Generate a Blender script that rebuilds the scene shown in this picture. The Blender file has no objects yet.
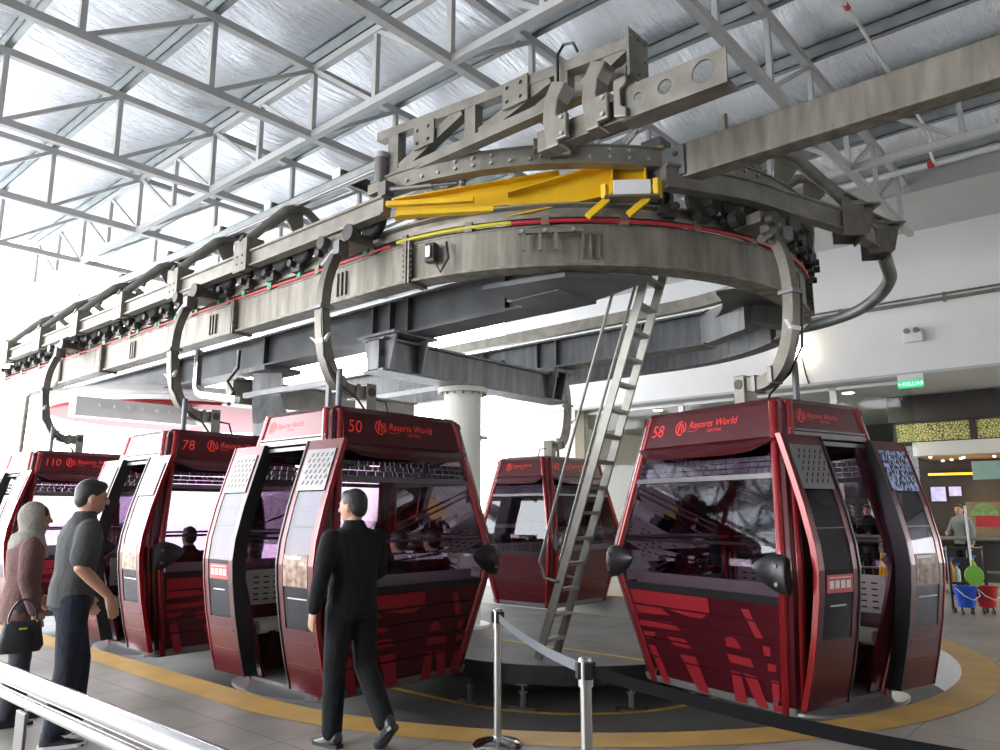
import bpy, bmesh, math, random
from mathutils import Vector, Matrix
from mathutils.geometry import tessellate_polygon
random.seed(7)
scn = bpy.context.scene
COL = scn.collection
PI = math.pi
R = math.radians
ALLT = []

# ------------------------------------------------------------------ materials
def mat(name, col, rough=.5, metal=0., noise=None, bump=None, emit=None, spec=None, stretch=None, coat=0.):
    m = bpy.data.materials.new(name); m.use_nodes = True
    nt = m.node_tree; b = nt.nodes['Principled BSDF']
    b.inputs['Base Color'].default_value = (*col, 1)
    b.inputs['Roughness'].default_value = rough
    b.inputs['Metallic'].default_value = metal
    if spec is not None: b.inputs['Specular IOR Level'].default_value = spec
    if coat: b.inputs['Coat Weight'].default_value = coat; b.inputs['Coat Roughness'].default_value = .08
    if emit:
        b.inputs['Emission Color'].default_value = (*emit[0], 1); b.inputs['Emission Strength'].default_value = emit[1]
    if noise or bump:
        tc = nt.nodes.new('ShaderNodeTexCoord'); mp = nt.nodes.new('ShaderNodeMapping')
        nt.links.new(tc.outputs['Object'], mp.inputs[0])
        if stretch: mp.inputs['Scale'].default_value = stretch
    if noise:
        sc, amt = noise[0], noise[1]
        col2 = noise[2] if len(noise) > 2 else tuple(max(0, c*(1-amt)) for c in col)
        n = nt.nodes.new('ShaderNodeTexNoise'); n.inputs['Scale'].default_value = sc; n.inputs['Detail'].default_value = 5
        nt.links.new(mp.outputs[0], n.inputs[0])
        rp = nt.nodes.new('ShaderNodeValToRGB')
        rp.color_ramp.elements[0].position = .35; rp.color_ramp.elements[1].position = .68
        rp.color_ramp.elements[0].color = (*col2, 1); rp.color_ramp.elements[1].color = (*col, 1)
        nt.links.new(n.outputs[0], rp.inputs[0]); nt.links.new(rp.outputs[0], b.inputs['Base Color'])
    if bump:
        n2 = nt.nodes.new('ShaderNodeTexNoise'); n2.inputs['Scale'].default_value = bump[0]; n2.inputs['Detail'].default_value = 4
        nt.links.new(mp.outputs[0], n2.inputs[0])
        bp = nt.nodes.new('ShaderNodeBump'); bp.inputs['Strength'].default_value = bump[1]; bp.inputs['Distance'].default_value = bump[2] if len(bump) > 2 else .02
        nt.links.new(n2.outputs[0], bp.inputs['Height']); nt.links.new(bp.outputs[0], b.inputs['Normal'])
    return m

def glass(name, tint, refl=1.0, rough=.02):
    m = bpy.data.materials.new(name); m.use_nodes = True
    nt = m.node_tree; nt.nodes.clear()
    o = nt.nodes.new('ShaderNodeOutputMaterial'); mx = nt.nodes.new('ShaderNodeMixShader')
    t = nt.nodes.new('ShaderNodeBsdfTransparent'); g = nt.nodes.new('ShaderNodeBsdfGlossy'); f = nt.nodes.new('ShaderNodeFresnel')
    mu = nt.nodes.new('ShaderNodeMath'); mu.operation = 'MULTIPLY'; mu.inputs[1].default_value = refl
    t.inputs[0].default_value = (*tint, 1); g.inputs[0].default_value = (.95, .95, 1, 1); g.inputs[1].default_value = rough
    f.inputs[0].default_value = 1.5
    nt.links.new(f.outputs[0], mu.inputs[0]); nt.links.new(mu.outputs[0], mx.inputs[0])
    nt.links.new(t.outputs[0], mx.inputs[1]); nt.links.new(g.outputs[0], mx.inputs[2]); nt.links.new(mx.outputs[0], o.inputs[0])
    return m

M = {}
M['galv'] = mat('galvanised_steel', (.235, .217, .185), .5, .45, (5, .3, (.15, .137, .113)))
M['galvlight'] = mat('light_galvanised_steel', (.265, .25, .218), .45, .45, (5, .25, (.185, .172, .147)))
M['girder'] = mat('weathered_girder_steel', (.275, .254, .213), .55, .35, (1.6, .4, (.15, .135, .108)), stretch=(5, 5, .8))
M['beamdark'] = mat('grey_beam_steel', (.165, .17, .175), .5, .4, (2.0, .35, (.095, .095, .1)))
M['beamgrey'] = mat('blue_grey_beam_steel', (.225, .23, .235), .5, .4, (1.8, .3, (.13, .133, .137)), stretch=(5, 5, .8))
M['armsteel'] = mat('brown_grey_arm_steel', (.20, .182, .152), .45, .4, (6, .3, (.13, .117, .096)))
M['darksteel'] = mat('dark_greasy_steel', (.07, .066, .06), .5, .4, (9, .4))
M['rail'] = mat('running_rail_steel', (.33, .305, .26), .4, .6, (6, .3))
M['aluminium'] = mat('mill_aluminium', (.25, .248, .222), .45, .6, (8, .2))
M['chrome'] = mat('polished_stainless', (.56, .55, .54), .15, 1.0, (30, .08))
M['truss'] = mat('white_painted_truss', (.44, .435, .43), .55, 0, (3, .08))
M['purlin'] = mat('purlin_zinc', (.36, .39, .39), .45, .5, (4, .2))
M['tyre'] = mat('black_rubber', (.022, .022, .022), .75, 0, (20, .3))
M['black'] = mat('black_plastic', (.018, .018, .02), .35, 0, (15, .2))
M['red'] = mat('gondola_red_paint', (.20, .012, .018), .25, .25, (2, .12), coat=.4)
M['redpost'] = mat('gondola_post_red', (.28, .010, .014), .22, .35, (2, .1), coat=.6)
M['darkred'] = mat('gondola_dark_red_paint', (.075, .004, .010), .30, .15, (2, .15), coat=.25)
M['redgraphic'] = mat('red_graphic_vinyl', (.30, .014, .022), .4, 0, (5, .08))
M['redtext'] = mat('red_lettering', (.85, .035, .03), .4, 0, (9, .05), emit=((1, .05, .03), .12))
M['doorred'] = mat('door_leaf_red', (.105, .011, .015), .30, .3, (2, .12), coat=.2)
M['silver'] = mat('silver_trim', (.50, .49, .49), .38, .8, (20, .1))
M['greyplate'] = mat('grey_metal_plate', (.20, .19, .19), .4, .6, (10, .15))
M['slot'] = mat('dark_slot', (.01, .01, .01), .8, 0, (9, .1))
M['seatpanel'] = mat('perforated_light_panel', (.56, .54, .50), .5, .1, (8, .1))
M['cushion'] = mat('pale_vinyl_cushion', (.62, .59, .52), .5, 0, (8, .1))
M['cabinfloor'] = mat('cabin_floor_rubber', (.16, .155, .15), .8, 0, (30, .25))
M['cabinglass'] = glass('tinted_cabin_glass', (.44, .37, .44), 1.2)
M['doorglass'] = glass('dark_door_glass', (.22, .20, .23), .8)
M['clearglass'] = glass('clear_shop_glass', (.88, .93, .91), .35, .04)
M['yellow'] = mat('yellow_machine_paint', (.86, .54, .010), .42, 0, (3, .2, (.70, .41, .01)))
M['redcable'] = mat('red_cable', (.45, .02, .03), .5, 0, (12, .1))
M['yelcable'] = mat('yellow_cable', (.55, .48, .02), .5, 0, (12, .1))
M['greenclip'] = mat('green_plastic', (.03, .35, .16), .5, 0, (12, .1))
M['wallwhite'] = mat('white_wall_paint', (.80, .80, .80), .8, 0, (1.2, .04))
M['cream'] = mat('cream_wall_paint', (.78, .72, .60), .8, 0, (1.2, .04))
M['softgrey'] = mat('grey_soffit_paint', (.50, .505, .50), .8, 0, (1.2, .05))
M['ochre'] = mat('ochre_floor_paint', (.52, .31, .075), .55, 0, (2.2, .3, (.40, .235, .07)))
M['yline'] = mat('yellow_floor_line', (.62, .38, .05), .7, 0, (9, .3))
M['pit'] = mat('pit_concrete', (.15, .145, .138), .75, 0, (1.6, .3, (.10, .096, .09)))
M['island'] = mat('island_concrete', (.20, .19, .175), .75, 0, (1.8, .25, (.135, .13, .12)))
M['edge'] = mat('black_edge_band', (.015, .015, .015), .5, 0, (6, .2))
M['pitwall'] = mat('pale_pit_wall', (.60, .59, .56), .8, 0, (1.5, .15))
M['colwhite'] = mat('white_column_paint', (.74, .73, .68), .6, 0, (2.5, .1))
M['wheelred'] = mat('bullwheel_red', (.40, .002, .006), .6, 0, (5, .1))
M['wheelwhite'] = mat('bullwheel_white', (.85, .83, .84), .3, .2, (5, .05))
M['skin'] = mat('skin', (.50, .27, .18), .55, 0, (25, .1))
M['hair'] = mat('black_hair', (.018, .014, .012), .5, 0, (60, .3), bump=(120, .4, .01))
M['blackcloth'] = mat('black_cloth', (.008, .008, .009), .85, 0, (30, .2), bump=(6, .7, .06), spec=.25, stretch=(1, 1, .5))
M['blacktrouser'] = mat('black_trouser', (.008, .0085, .010), .85, 0, (30, .2), bump=(6, .6, .05), spec=.25, stretch=(1, 1, .6))
M['polo'] = mat('grey_polo_cloth', (.065, .067, .067), .85, 0, (60, .2), bump=(6, .7, .06), spec=.3, stretch=(1, 1, .5))
M['jeans'] = mat('dark_denim', (.020, .023, .038), .85, 0, (25, .4), bump=(7, .8, .06), spec=.3, stretch=(1, 1, .6))
M['hijab'] = mat('grey_hijab_cloth', (.30, .275, .245), .85, 0, (20, .12), bump=(8, .7, .05), spec=.3)
M['mauve'] = mat('mauve_cloth', (.17, .095, .088), .9, 0, (70, .3), bump=(7, .6, .05), spec=.3)
M['darkskirt'] = mat('dark_navy_cloth', (.03, .032, .045), .85, 0, (30, .2), bump=(7, .3, .03))
M['shoe'] = mat('black_shoe_leather', (.02, .02, .022), .35, 0, (20, .2))
M['white'] = mat('white_plastic', (.78, .78, .78), .45, 0, (10, .05))
M['whitecloth'] = mat('white_cloth', (.72, .72, .74), .85, 0, (30, .1), bump=(8, .3, .03))
M['greycloth'] = mat('mid_grey_cloth', (.19, .20, .20), .85, 0, (30, .1), bump=(8, .3, .03))
M['beltgrey'] = mat('grey_belt_webbing', (.13, .145, .165), .6, 0, (40, .2))
M['beltblack'] = mat('black_belt_webbing', (.006, .006, .007), .9, 0, (40, .2), spec=.1)
M['blue'] = mat('blue_plastic', (.02, .10, .62), .4, 0, (10, .1))
M['redplastic'] = mat('red_plastic', (.62, .03, .03), .4, 0, (10, .1))
M['greenplastic'] = mat('lime_green_plastic', (.22, .60, .05), .45, 0, (10, .1))
M['orange'] = mat('orange_plastic', (.75, .30, .03), .45, 0, (10, .1))
M['signyellow'] = mat('yellow_sign_plastic', (.85, .50, .02), .4, 0, (10, .08))
M['exitgreen'] = mat('exit_sign_green', (.02, .42, .20), .4, 0, (9, .05), emit=((.05, .8, .4), .5))
M['lamp'] = mat('lit_lamp', (1, .9, .7), .5, 0, None, emit=((1, .86, .62), 22))
M['star'] = mat('lit_star_lamp', (1, .9, .7), .5, 0, None, emit=((1, .85, .6), 6))
M['led'] = mat('orange_led_strip', (1, .45, .05), .5, 0, None, emit=((1, .42, .03), 1.6))
M['screen'] = mat('tv_screen', (.45, .5, .7), .3, 0, (6, .5, (.25, .12, .45)), emit=((.55, .6, .95), .45))
M['redlit'] = mat('red_lit_sign', (.9, .05, .08), .4, 0, None, emit=((1, .05, .1), .9))
M['pinklit'] = mat('magenta_lit_sign', (.9, .1, .8), .4, 0, None, emit=((1, .15, .85), 1.5))
M['curtain'] = mat('pale_blue_lit_panel', (.5, .65, .68), .6, 0, None, emit=((.55, .78, .85), .55))
M['shopdark'] = mat('dark_shop_wall', (.035, .028, .026), .6, 0, (1.5, .4))
M['wood'] = mat('warm_wood_ceiling', (.30, .21, .13), .6, 0, (3, .25), stretch=(1, 6, 1))
M['teal'] = mat('pale_teal_panel', (.35, .55, .50), .5, 0, (4, .1))
M['brownwall'] = mat('brown_shop_wall', (.16, .125, .08), .7, 0, (2.5, .3))
M['sign_red'] = mat('shop_red_panel', (.45, .02, .035), .5, 0, (5, .1))
M['shopgreen'] = mat('shop_green_panel', (.22, .38, .12), .5, 0, (12, .5))
M['poster'] = mat('poster_print', (.52, .40, .28), .5, 0, (14, .5, (.20, .07, .05)))
M['labelred'] = mat('red_safety_label', (.62, .05, .05), .45, 0, (9, .05))
M['signwhite'] = mat('lit_sign_letters', (.9, .95, .92), .4, 0, None, emit=((.9, 1, .95), .8))
M['labelwhite'] = mat('white_print', (.75, .72, .70), .5, 0, (9, .05))
M['vent'] = mat('pale_vent_strip', (.36, .36, .39), .35, .3, (12, .15))
M['bluereflect'] = mat('painted_blue_reflection', (.16, .20, .55), .3, 0, (22, .4, (.03, .03, .10)), stretch=(1, 1.6, .8))  # blue-white reflection painted into the colour of one door grille
_r = M['bluereflect'].node_tree.nodes['Color Ramp'] if 'Color Ramp' in M['bluereflect'].node_tree.nodes else None
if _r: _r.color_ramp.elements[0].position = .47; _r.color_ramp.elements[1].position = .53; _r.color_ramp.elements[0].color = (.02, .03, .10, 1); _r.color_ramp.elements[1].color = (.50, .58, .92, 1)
M['greendark'] = mat('far_green_hill', (.05, .14, .10), .9, 0, (2, .4))
M['ground'] = mat('outdoor_concrete', (.75, .73, .72), .8, 0, (.6, .1))
M['floorscr'] = None

def foil():
    m = bpy.data.materials.new('silver_roof_foil'); m.use_nodes = True
    nt = m.node_tree; b = nt.nodes['Principled BSDF']
    b.inputs['Base Color'].default_value = (.90, .92, .96, 1); b.inputs['Metallic'].default_value = .65; b.inputs['Roughness'].default_value = .3
    tc = nt.nodes.new('ShaderNodeTexCoord'); mp = nt.nodes.new('ShaderNodeMapping'); mp.inputs['Scale'].default_value = (1.0, 5, 1)
    n = nt.nodes.new('ShaderNodeTexNoise'); n.inputs['Scale'].default_value = 2.4; n.inputs['Detail'].default_value = 6; n.inputs['Roughness'].default_value = .6
    bp = nt.nodes.new('ShaderNodeBump'); bp.inputs['Strength'].default_value = .8; bp.inputs['Distance'].default_value = .25
    nt.links.new(tc.outputs['Object'], mp.inputs[0]); nt.links.new(mp.outputs[0], n.inputs[0])
    nt.links.new(n.outputs[0], bp.inputs['Height']); nt.links.new(bp.outputs[0], b.inputs['Normal'])
    return m
M['foil'] = foil()

def floor_mat():
    m = bpy.data.materials.new('screed_floor'); m.use_nodes = True
    nt = m.node_tree; b = nt.nodes['Principled BSDF']; b.inputs['Roughness'].default_value = .42
    tc = nt.nodes.new('ShaderNodeTexCoord'); n = nt.nodes.new('ShaderNodeTexNoise'); n.inputs['Scale'].default_value = 1.3; n.inputs['Detail'].default_value = 7
    rp = nt.nodes.new('ShaderNodeValToRGB'); rp.color_ramp.elements[0].position = .3; rp.color_ramp.elements[1].position = .72
    rp.color_ramp.elements[0].color = (.21, .188, .16, 1); rp.color_ramp.elements[1].color = (.36, .33, .288, 1)
    br = nt.nodes.new('ShaderNodeTexBrick'); br.inputs['Scale'].default_value = 1; br.offset = .0
    br.inputs['Brick Width'].default_value = 1.6; br.inputs['Row Height'].default_value = .8; br.inputs['Mortar Size'].default_value = .006
    br.inputs['Color1'].default_value = (1, 1, 1, 1); br.inputs['Color2'].default_value = (.9, .9, .9, 1); br.inputs['Mortar'].default_value = (.45, .43, .4, 1)
    mx = nt.nodes.new('ShaderNodeMix'); mx.data_type = 'RGBA'; mx.blend_type = 'MULTIPLY'; mx.inputs[0].default_value = 1
    nt.links.new(tc.outputs['Object'], n.inputs[0]); nt.links.new(n.outputs[0], rp.inputs[0]); nt.links.new(tc.outputs['Object'], br.inputs[0])
    nt.links.new(rp.outputs[0], mx.inputs[6]); nt.links.new(br.outputs[0], mx.inputs[7]); nt.links.new(mx.outputs[2], b.inputs['Base Color'])
    return m
M['floorscr'] = floor_mat()

def lattice_mat():
    m = bpy.data.materials.new('yellow_lattice_screen'); m.use_nodes = True
    nt = m.node_tree; b = nt.nodes['Principled BSDF']; b.inputs['Roughness'].default_value = .5
    tc = nt.nodes.new('ShaderNodeTexCoord'); v = nt.nodes.new('ShaderNodeTexVoronoi'); v.inputs['Scale'].default_value = 17; v.feature = 'DISTANCE_TO_EDGE'
    rp = nt.nodes.new('ShaderNodeValToRGB'); rp.color_ramp.elements[0].position = .06; rp.color_ramp.elements[1].position = .16
    rp.color_ramp.elements[0].color = (.06, .055, .02, 1); rp.color_ramp.elements[1].color = (.50, .48, .16, 1)
    nt.links.new(tc.outputs['Object'], v.inputs[0]); nt.links.new(v.outputs[0], rp.inputs[0]); nt.links.new(rp.outputs[0], b.inputs['Base Color'])
    return m
M['lattice'] = lattice_mat()

# ------------------------------------------------------------------ object helpers
def tag(o, label=None, cat=None, group=None, kind=None):
    if label: o['label'] = label
    if cat: o['category'] = cat
    if group: o['group'] = group
    if kind: o['kind'] = kind
    return o
def empty(name, loc=(0, 0, 0), rz=0., label=None, cat=None, group=None):
    o = bpy.data.objects.new(name, None); COL.objects.link(o); o.empty_display_size = .2
    o.location = loc; o.rotation_euler = (0, 0, rz)
    return tag(o, label, cat, group)
def copy_tree(o, parent=None):
    c = o.copy(); COL.objects.link(c)
    if parent: c.parent = parent; c.matrix_parent_inverse = o.matrix_parent_inverse.copy()
    for ch in list(o.children): copy_tree(ch, c)
    return c

class MB:
    def __init__(s): s.bm = bmesh.new(); s.mi = 0
    def _f(s, vs):
        try:
            f = s.bm.faces.new(vs); f.material_index = s.mi; return f
        except ValueError: return None
    def verts(s, pts): return [s.bm.verts.new(p) for p in pts]
    def hexa(s, p):   # 8 pts: bottom loop 4, top loop 4
        v = s.verts(p)
        for q in ((3, 2, 1, 0), (4, 5, 6, 7), (0, 1, 5, 4), (1, 2, 6, 5), (2, 3, 7, 6), (3, 0, 4, 7)): s._f([v[i] for i in q])
        return s
    def box(s, c, d, rz=0., mtx=None):
        x, y, z = d[0]/2, d[1]/2, d[2]/2
        p = [Vector(q) for q in ((-x, -y, -z), (x, -y, -z), (x, y, -z), (-x, y, -z), (-x, -y, z), (x, -y, z), (x, y, z), (-x, y, z))]
        m = Matrix.Translation(c) @ (mtx if mtx else Matrix.Rotation(rz, 4, 'Z'))
        return s.hexa([m @ q for q in p])
    def beam(s, a, b, w, h, up=(0, 0, 1)):   # rectangular bar, w sideways, h along up
        a, b = Vector(a), Vector(b); t = (b-a).normalized(); up = Vector(up)
        sd = t.cross(up)
        if sd.length < 1e-4: sd = t.cross(Vector((1, 0, 0)))
        sd.normalize(); u = sd.cross(t)
        o = [(-sd*w-u*h)/2, (sd*w-u*h)/2, (sd*w+u*h)/2, (-sd*w+u*h)/2]
        return s.hexa([a+q for q in o]+[b+q for q in o])
    def channel(s, a, b, w, h, th=.012, up=(0, 0, 1), flip=1):   # C section: web + two flanges
        a, b = Vector(a), Vector(b); t = (b-a).normalized(); sd = t.cross(Vector(up)).normalized(); u = sd.cross(t)
        off = sd*flip*(w/2-th/2)
        s.beam(a-off, b-off, th, h, up); s.beam(a+u*(h/2-th/2), b+u*(h/2-th/2), w, th, up); s.beam(a-u*(h/2-th/2), b-u*(h/2-th/2), w, th, up)
        return s
    def tube(s, pts, r, n=10, cap=True, closed=False):
        pts = [Vector(p) for p in pts]; N = len(pts); rr = r if isinstance(r, (list, tuple)) else [r]*N
        rings = []; prev = None
        for i, p in enumerate(pts):
            if closed: t = pts[(i+1) % N]-pts[i-1]
            else: t = pts[min(i+1, N-1)]-pts[max(i-1, 0)]
            t.normalize()
            if prev is None:
                a = t.orthogonal().normalized()
            else:
                a = prev - t*prev.dot(t); a.normalize()
            prev = a; b = t.cross(a)
            rings.append(s.verts([p+(a*math.cos(2*PI*k/n)+b*math.sin(2*PI*k/n))*rr[i] for k in range(n)]))
        for i in range(N if closed else N-1):
            A, B = rings[i], rings[(i+1) % N]
            for k in range(n): s._f([A[k], A[(k+1) % n], B[(k+1) % n], B[k]])
        if cap and not closed: s._f(rings[0][::-1]); s._f(rings[-1])
        return s
    def pipe(s, pts, ro, ri, n=14):     # hollow open tube
        for rad, inv in ((ro, 0), (ri, 1)):
            s.tube(pts, rad, n, cap=False)
        return s
    def cyl(s, a, b, r, n=14): return s.tube([a, b], r, n)
    def bar(s, pts, w, h, side):     # swept rectangle along polyline; side = fixed sideways vector
        pts = [Vector(p) for p in pts]; sd = Vector(side).normalized(); rings = []
        ws = w if isinstance(w, (list, tuple)) else [w]*len(pts); hs = h if isinstance(h, (list, tuple)) else [h]*len(pts)
        for i, p in enumerate(pts):
            t = (pts[min(i+1, len(pts)-1)]-pts[max(i-1, 0)]).normalized(); u = sd.cross(t).normalized()
            rings.append(s.verts([p-sd*ws[i]/2-u*hs[i]/2, p+sd*ws[i]/2-u*hs[i]/2, p+sd*ws[i]/2+u*hs[i]/2, p-sd*ws[i]/2+u*hs[i]/2]))
        for A, B in zip(rings, rings[1:]):
            for k in range(4): s._f([A[k], A[(k+1) % 4], B[(k+1) % 4], B[k]])
        s._f(rings[0][::-1]); s._f(rings[-1]); return s
    def sweep(s, sec, path):      # sec: closed list of (u,v); path: list of (x,y,nx,ny,z)
        rings = [s.verts([(x+nx*u, y+ny*u, z+v) for u, v in sec]) for x, y, nx, ny, z in path]
        n = len(sec)
        for A, B in zip(rings, rings[1:]):
            for k in range(n): s._f([A[k], A[(k+1) % n], B[(k+1) % n], B[k]])
        s.poly_v(rings[0]); s.poly_v(rings[-1]); return s
    def poly_v(s, vs):
        return s._f(vs)
    def prism(s, poly, depth, mtx=None):   # 2D poly in local XY, extruded 0..depth along local Z
        mtx = mtx or Matrix.Identity(4)
        lo = s.verts([mtx @ Vector((x, y, 0)) for x, y in poly]); hi = s.verts([mtx @ Vector((x, y, depth)) for x, y in poly])
        n = len(poly)
        tr = tessellate_polygon([[Vector((x, y, 0)) for x, y in poly]])
        for t in tr: s._f([lo[i] for i in t][::-1]); s._f([hi[i] for i in t])
        for k in range(n): s._f([lo[k], lo[(k+1) % n], hi[(k+1) % n], hi[k]])
        return s
    def plate_holes(s, w, h, th, holes, mtx, n=16):   # rectangular plate in local XY with round holes (through, walls included)
        bm2 = bmesh.new(); edges = []
        def loop(pts):
            v = [bm2.verts.new((x, y, 0)) for x, y in pts]
            for i in range(len(v)): edges.append(bm2.edges.new((v[i], v[(i+1) % len(v)])))
        loop([(0, 0), (w, 0), (w, h), (0, h)])
        for cx, cy, r in holes: loop([(cx+r*math.cos(2*PI*k/n), cy+r*math.sin(2*PI*k/n)) for k in range(n)])
        bmesh.ops.triangle_fill(bm2, edges=edges, use_beauty=True)
        g = bmesh.ops.extrude_face_region(bm2, geom=bm2.faces[:])
        for e in g['geom']:
            if isinstance(e, bmesh.types.BMVert): e.co.z += th
        mp = {v: s.bm.verts.new(mtx @ v.co) for v in bm2.verts}
        for f in bm2.faces: s._f([mp[v] for v in f.verts])
        bm2.free(); return s
    def ball(s, c, r, seg=14, rings=9, mtx=None):
        r = r if isinstance(r, (list, tuple)) else (r, r, r)
        m = Matrix.Translation(c) @ (mtx if mtx else Matrix.Identity(4)) @ Matrix.Diagonal((*r, 1))
        g = bmesh.ops.create_uvsphere(s.bm, u_segments=seg, v_segments=rings, radius=1, matrix=m)
        for v in g['verts']:
            for f in v.link_faces: f.material_index = s.mi
        return s
    def lathe(s, prof, c, n=24, axis='Z', mtx=None):   # prof: list of (r, h)
        base = Matrix.Translation(c) @ (mtx if mtx else Matrix.Identity(4))
        rings = [s.verts([base @ Vector((r*math.cos(2*PI*k/n), r*math.sin(2*PI*k/n), h)) for k in range(n)]) for r, h in prof]
        for A, B in zip(rings, rings[1:]):
            for k in range(n): s._f([A[k], A[(k+1) % n], B[(k+1) % n], B[k]])
        s._f(rings[0][::-1]); s._f(rings[-1]); return s
    def loft(s, secs, n=16, cap=True):    # secs: (center, a_vec, b_vec)
        rings = []
        for c, a, b in secs:
            c, a, b = Vector(c), Vector(a), Vector(b)
            rings.append(s.verts([c+a*math.cos(2*PI*k/n)+b*math.sin(2*PI*k/n) for k in range(n)]))
        for A, B in zip(rings, rings[1:]):
            for k in range(n): s._f([A[k], A[(k+1) % n], B[(k+1) % n], B[k]])
        if cap: s._f(rings[0][::-1]); s._f(rings[-1])
        return s
    def build(s, name, mats, parent=None, smooth=False, bevel=0., world=False, center=True, keep=False):
        bmesh.ops.recalc_face_normals(s.bm, faces=s.bm.faces[:])
        me = bpy.data.meshes.new(name)
        off = Vector((0, 0, 0))
        if parent is None and center and len(s.bm.verts):
            xs = [v.co.x for v in s.bm.verts]; ys = [v.co.y for v in s.bm.verts]; zs = [v.co.z for v in s.bm.verts]
            off = Vector(((min(xs)+max(xs))/2, (min(ys)+max(ys))/2, min(zs)))
            bmesh.ops.translate(s.bm, verts=s.bm.verts[:], vec=-off)
        s.bm.to_mesh(me); s.bm.free()
        mats = mats if isinstance(mats, (list, tuple)) else [mats]
        for m in mats: me.materials.append(M[m] if isinstance(m, str) else m)
        if smooth:
            for p in me.polygons: p.use_smooth = True
            if smooth != 'all':
                try: me.set_sharp_from_angle(angle=R(40))
                except Exception: pass
        o = bpy.data.objects.new(name, me); COL.objects.link(o)
        o.location = off
        if parent is not None:
            o.parent = parent
            if world:
                bpy.context.view_layer.update() if False else None
                pm = Matrix.LocRotScale(parent.location, parent.rotation_euler, None)
                o.matrix_parent_inverse = pm.inverted()
        if bevel:
            bv = o.modifiers.new('bevel', 'BEVEL'); bv.width = bevel; bv.segments = 2; bv.limit_method = 'ANGLE'; bv.angle_limit = R(40)
        return o
def struct(name, mb, mats, **k):
    o = mb.build(name, mats, center=False, **k); o['kind'] = 'structure'; return o

# rotation taking local X->ax, Y->ay, Z->az at origin p
def frame(p, ax, ay):
    ax = Vector(ax).normalized(); ay = Vector(ay); az = ax.cross(ay).normalized(); ay = az.cross(ax)
    m = Matrix((ax, ay, az)).transposed().to_4x4(); m.translation = Vector(p); return m

def text_verts(body, size=1., shear=0., align='LEFT'):
    cu = bpy.data.curves.new('txt', 'FONT'); cu.body = body; cu.size = size; cu.shear = shear; cu.align_x = align; cu.align_y = 'CENTER'; cu.resolution_u = 3
    o = bpy.data.objects.new('txt', cu); COL.objects.link(o)
    dg = bpy.context.evaluated_depsgraph_get(); me = bpy.data.meshes.new_from_object(o.evaluated_get(dg))
    vs = [(v.co.x, v.co.y) for v in me.vertices]; fs = [tuple(p.vertices) for p in me.polygons]
    bpy.data.objects.remove(o); bpy.data.curves.remove(cu); bpy.data.meshes.remove(me)
    return vs, fs
def clip(poly, lo, hi):     # clip polygon in second coordinate
    def half(p, keep, val):
        out = []
        for i in range(len(p)):
            a, b = p[i-1], p[i]; ka, kb = keep(a[1]), keep(b[1])
            if ka != kb:
                t = (val-a[1])/(b[1]-a[1]); out.append((a[0]+t*(b[0]-a[0]), val))
            if kb: out.append(b)
        return out
    poly = half(poly, lambda v: v >= lo, lo)
    return half(poly, lambda v: v <= hi, hi) if poly else poly

# ------------------------------------------------------------------ station axis
CX, CY = 8.15, 6.03
def spath(r, y0=None, y1=None, a0=180., a1=360., z=0., n=40, left=True, right=True, step=None):
    """stadium path: down the left straight from y0, round the near end, back up the right straight to y1"""
    P = []
    if left and y0 is not None: P.append((CX-r, y0, -1., 0., z))
    for k in range(n+1):
        a = R(a0+(a1-a0)*k/n); P.append((CX+r*math.cos(a), CY+r*math.sin(a), math.cos(a), math.sin(a), z))
    if right and y1 is not None: P.append((CX+r, y1, 1., 0., z))
    return P
def rp(r, deg, z): return Vector((CX+r*math.cos(R(deg)), CY+r*math.sin(R(deg)), z))
# ================================================================== THE HALL
RP, RB = 4.33, 4.67            # pit edge radius, outer radius of the ochre band
YF = 19.0                       # open end of the hall
# floor with the stadium-shaped pit cut out
def fill_poly(pts, z, m):
    mb = MB(); bm = mb.bm; v = [bm.verts.new((x, y, z)) for x, y in pts]
    e = [bm.edges.new((v[i], v[(i+1) % len(v)])) for i in range(len(v))]
    bmesh.ops.triangle_fill(bm, edges=e, use_beauty=True)
    for f in bm.faces:
        if f.normal.z < 0: f.normal_flip()
    return mb
sp = [(p[0], p[1]) for p in spath(RP, YF, YF)]
mb = fill_poly([(-9, YF), (-9, -9), (27, -9), (27, YF)] + sp[::-1], 0., 'floorscr')
struct('floor', mb, 'floorscr')
ZP = -.45
mb = MB(); mb._f(mb.verts([(CX-RP, CY-RP-.02, ZP), (CX+RP, CY-RP-.02, ZP), (CX+RP, YF, ZP), (CX-RP, YF, ZP)]))
struct('floor', mb, 'pit')
mb = MB(); P = spath(RP, YF, YF)
a = mb.verts([(p[0], p[1], ZP) for p in P]); b = mb.verts([(p[0], p[1], .002) for p in P])
for i in range(len(P)-1): mb._f([a[i], a[i+1], b[i+1], b[i]])
struct('trim_5', mb, 'pitwall')
# ochre band round the pit edge
mb = MB(); Pi = spath(RP, YF, YF); Po = spath(RB, YF, YF)
Po[0] = (CX-RP-.2, YF, -1, 0, 0); Po[-1] = (CX+RP+.2, YF, 1, 0, 0)
for Z in (.004,):
    a = mb.verts([(p[0], p[1], Z) for p in Pi]); b = mb.verts([(p[0], p[1], Z) for p in Po])
    for i in range(len(Pi)-1): mb._f([a[i], a[i+1], b[i+1], b[i]])
struct('trim_1', mb, 'ochre')
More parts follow.
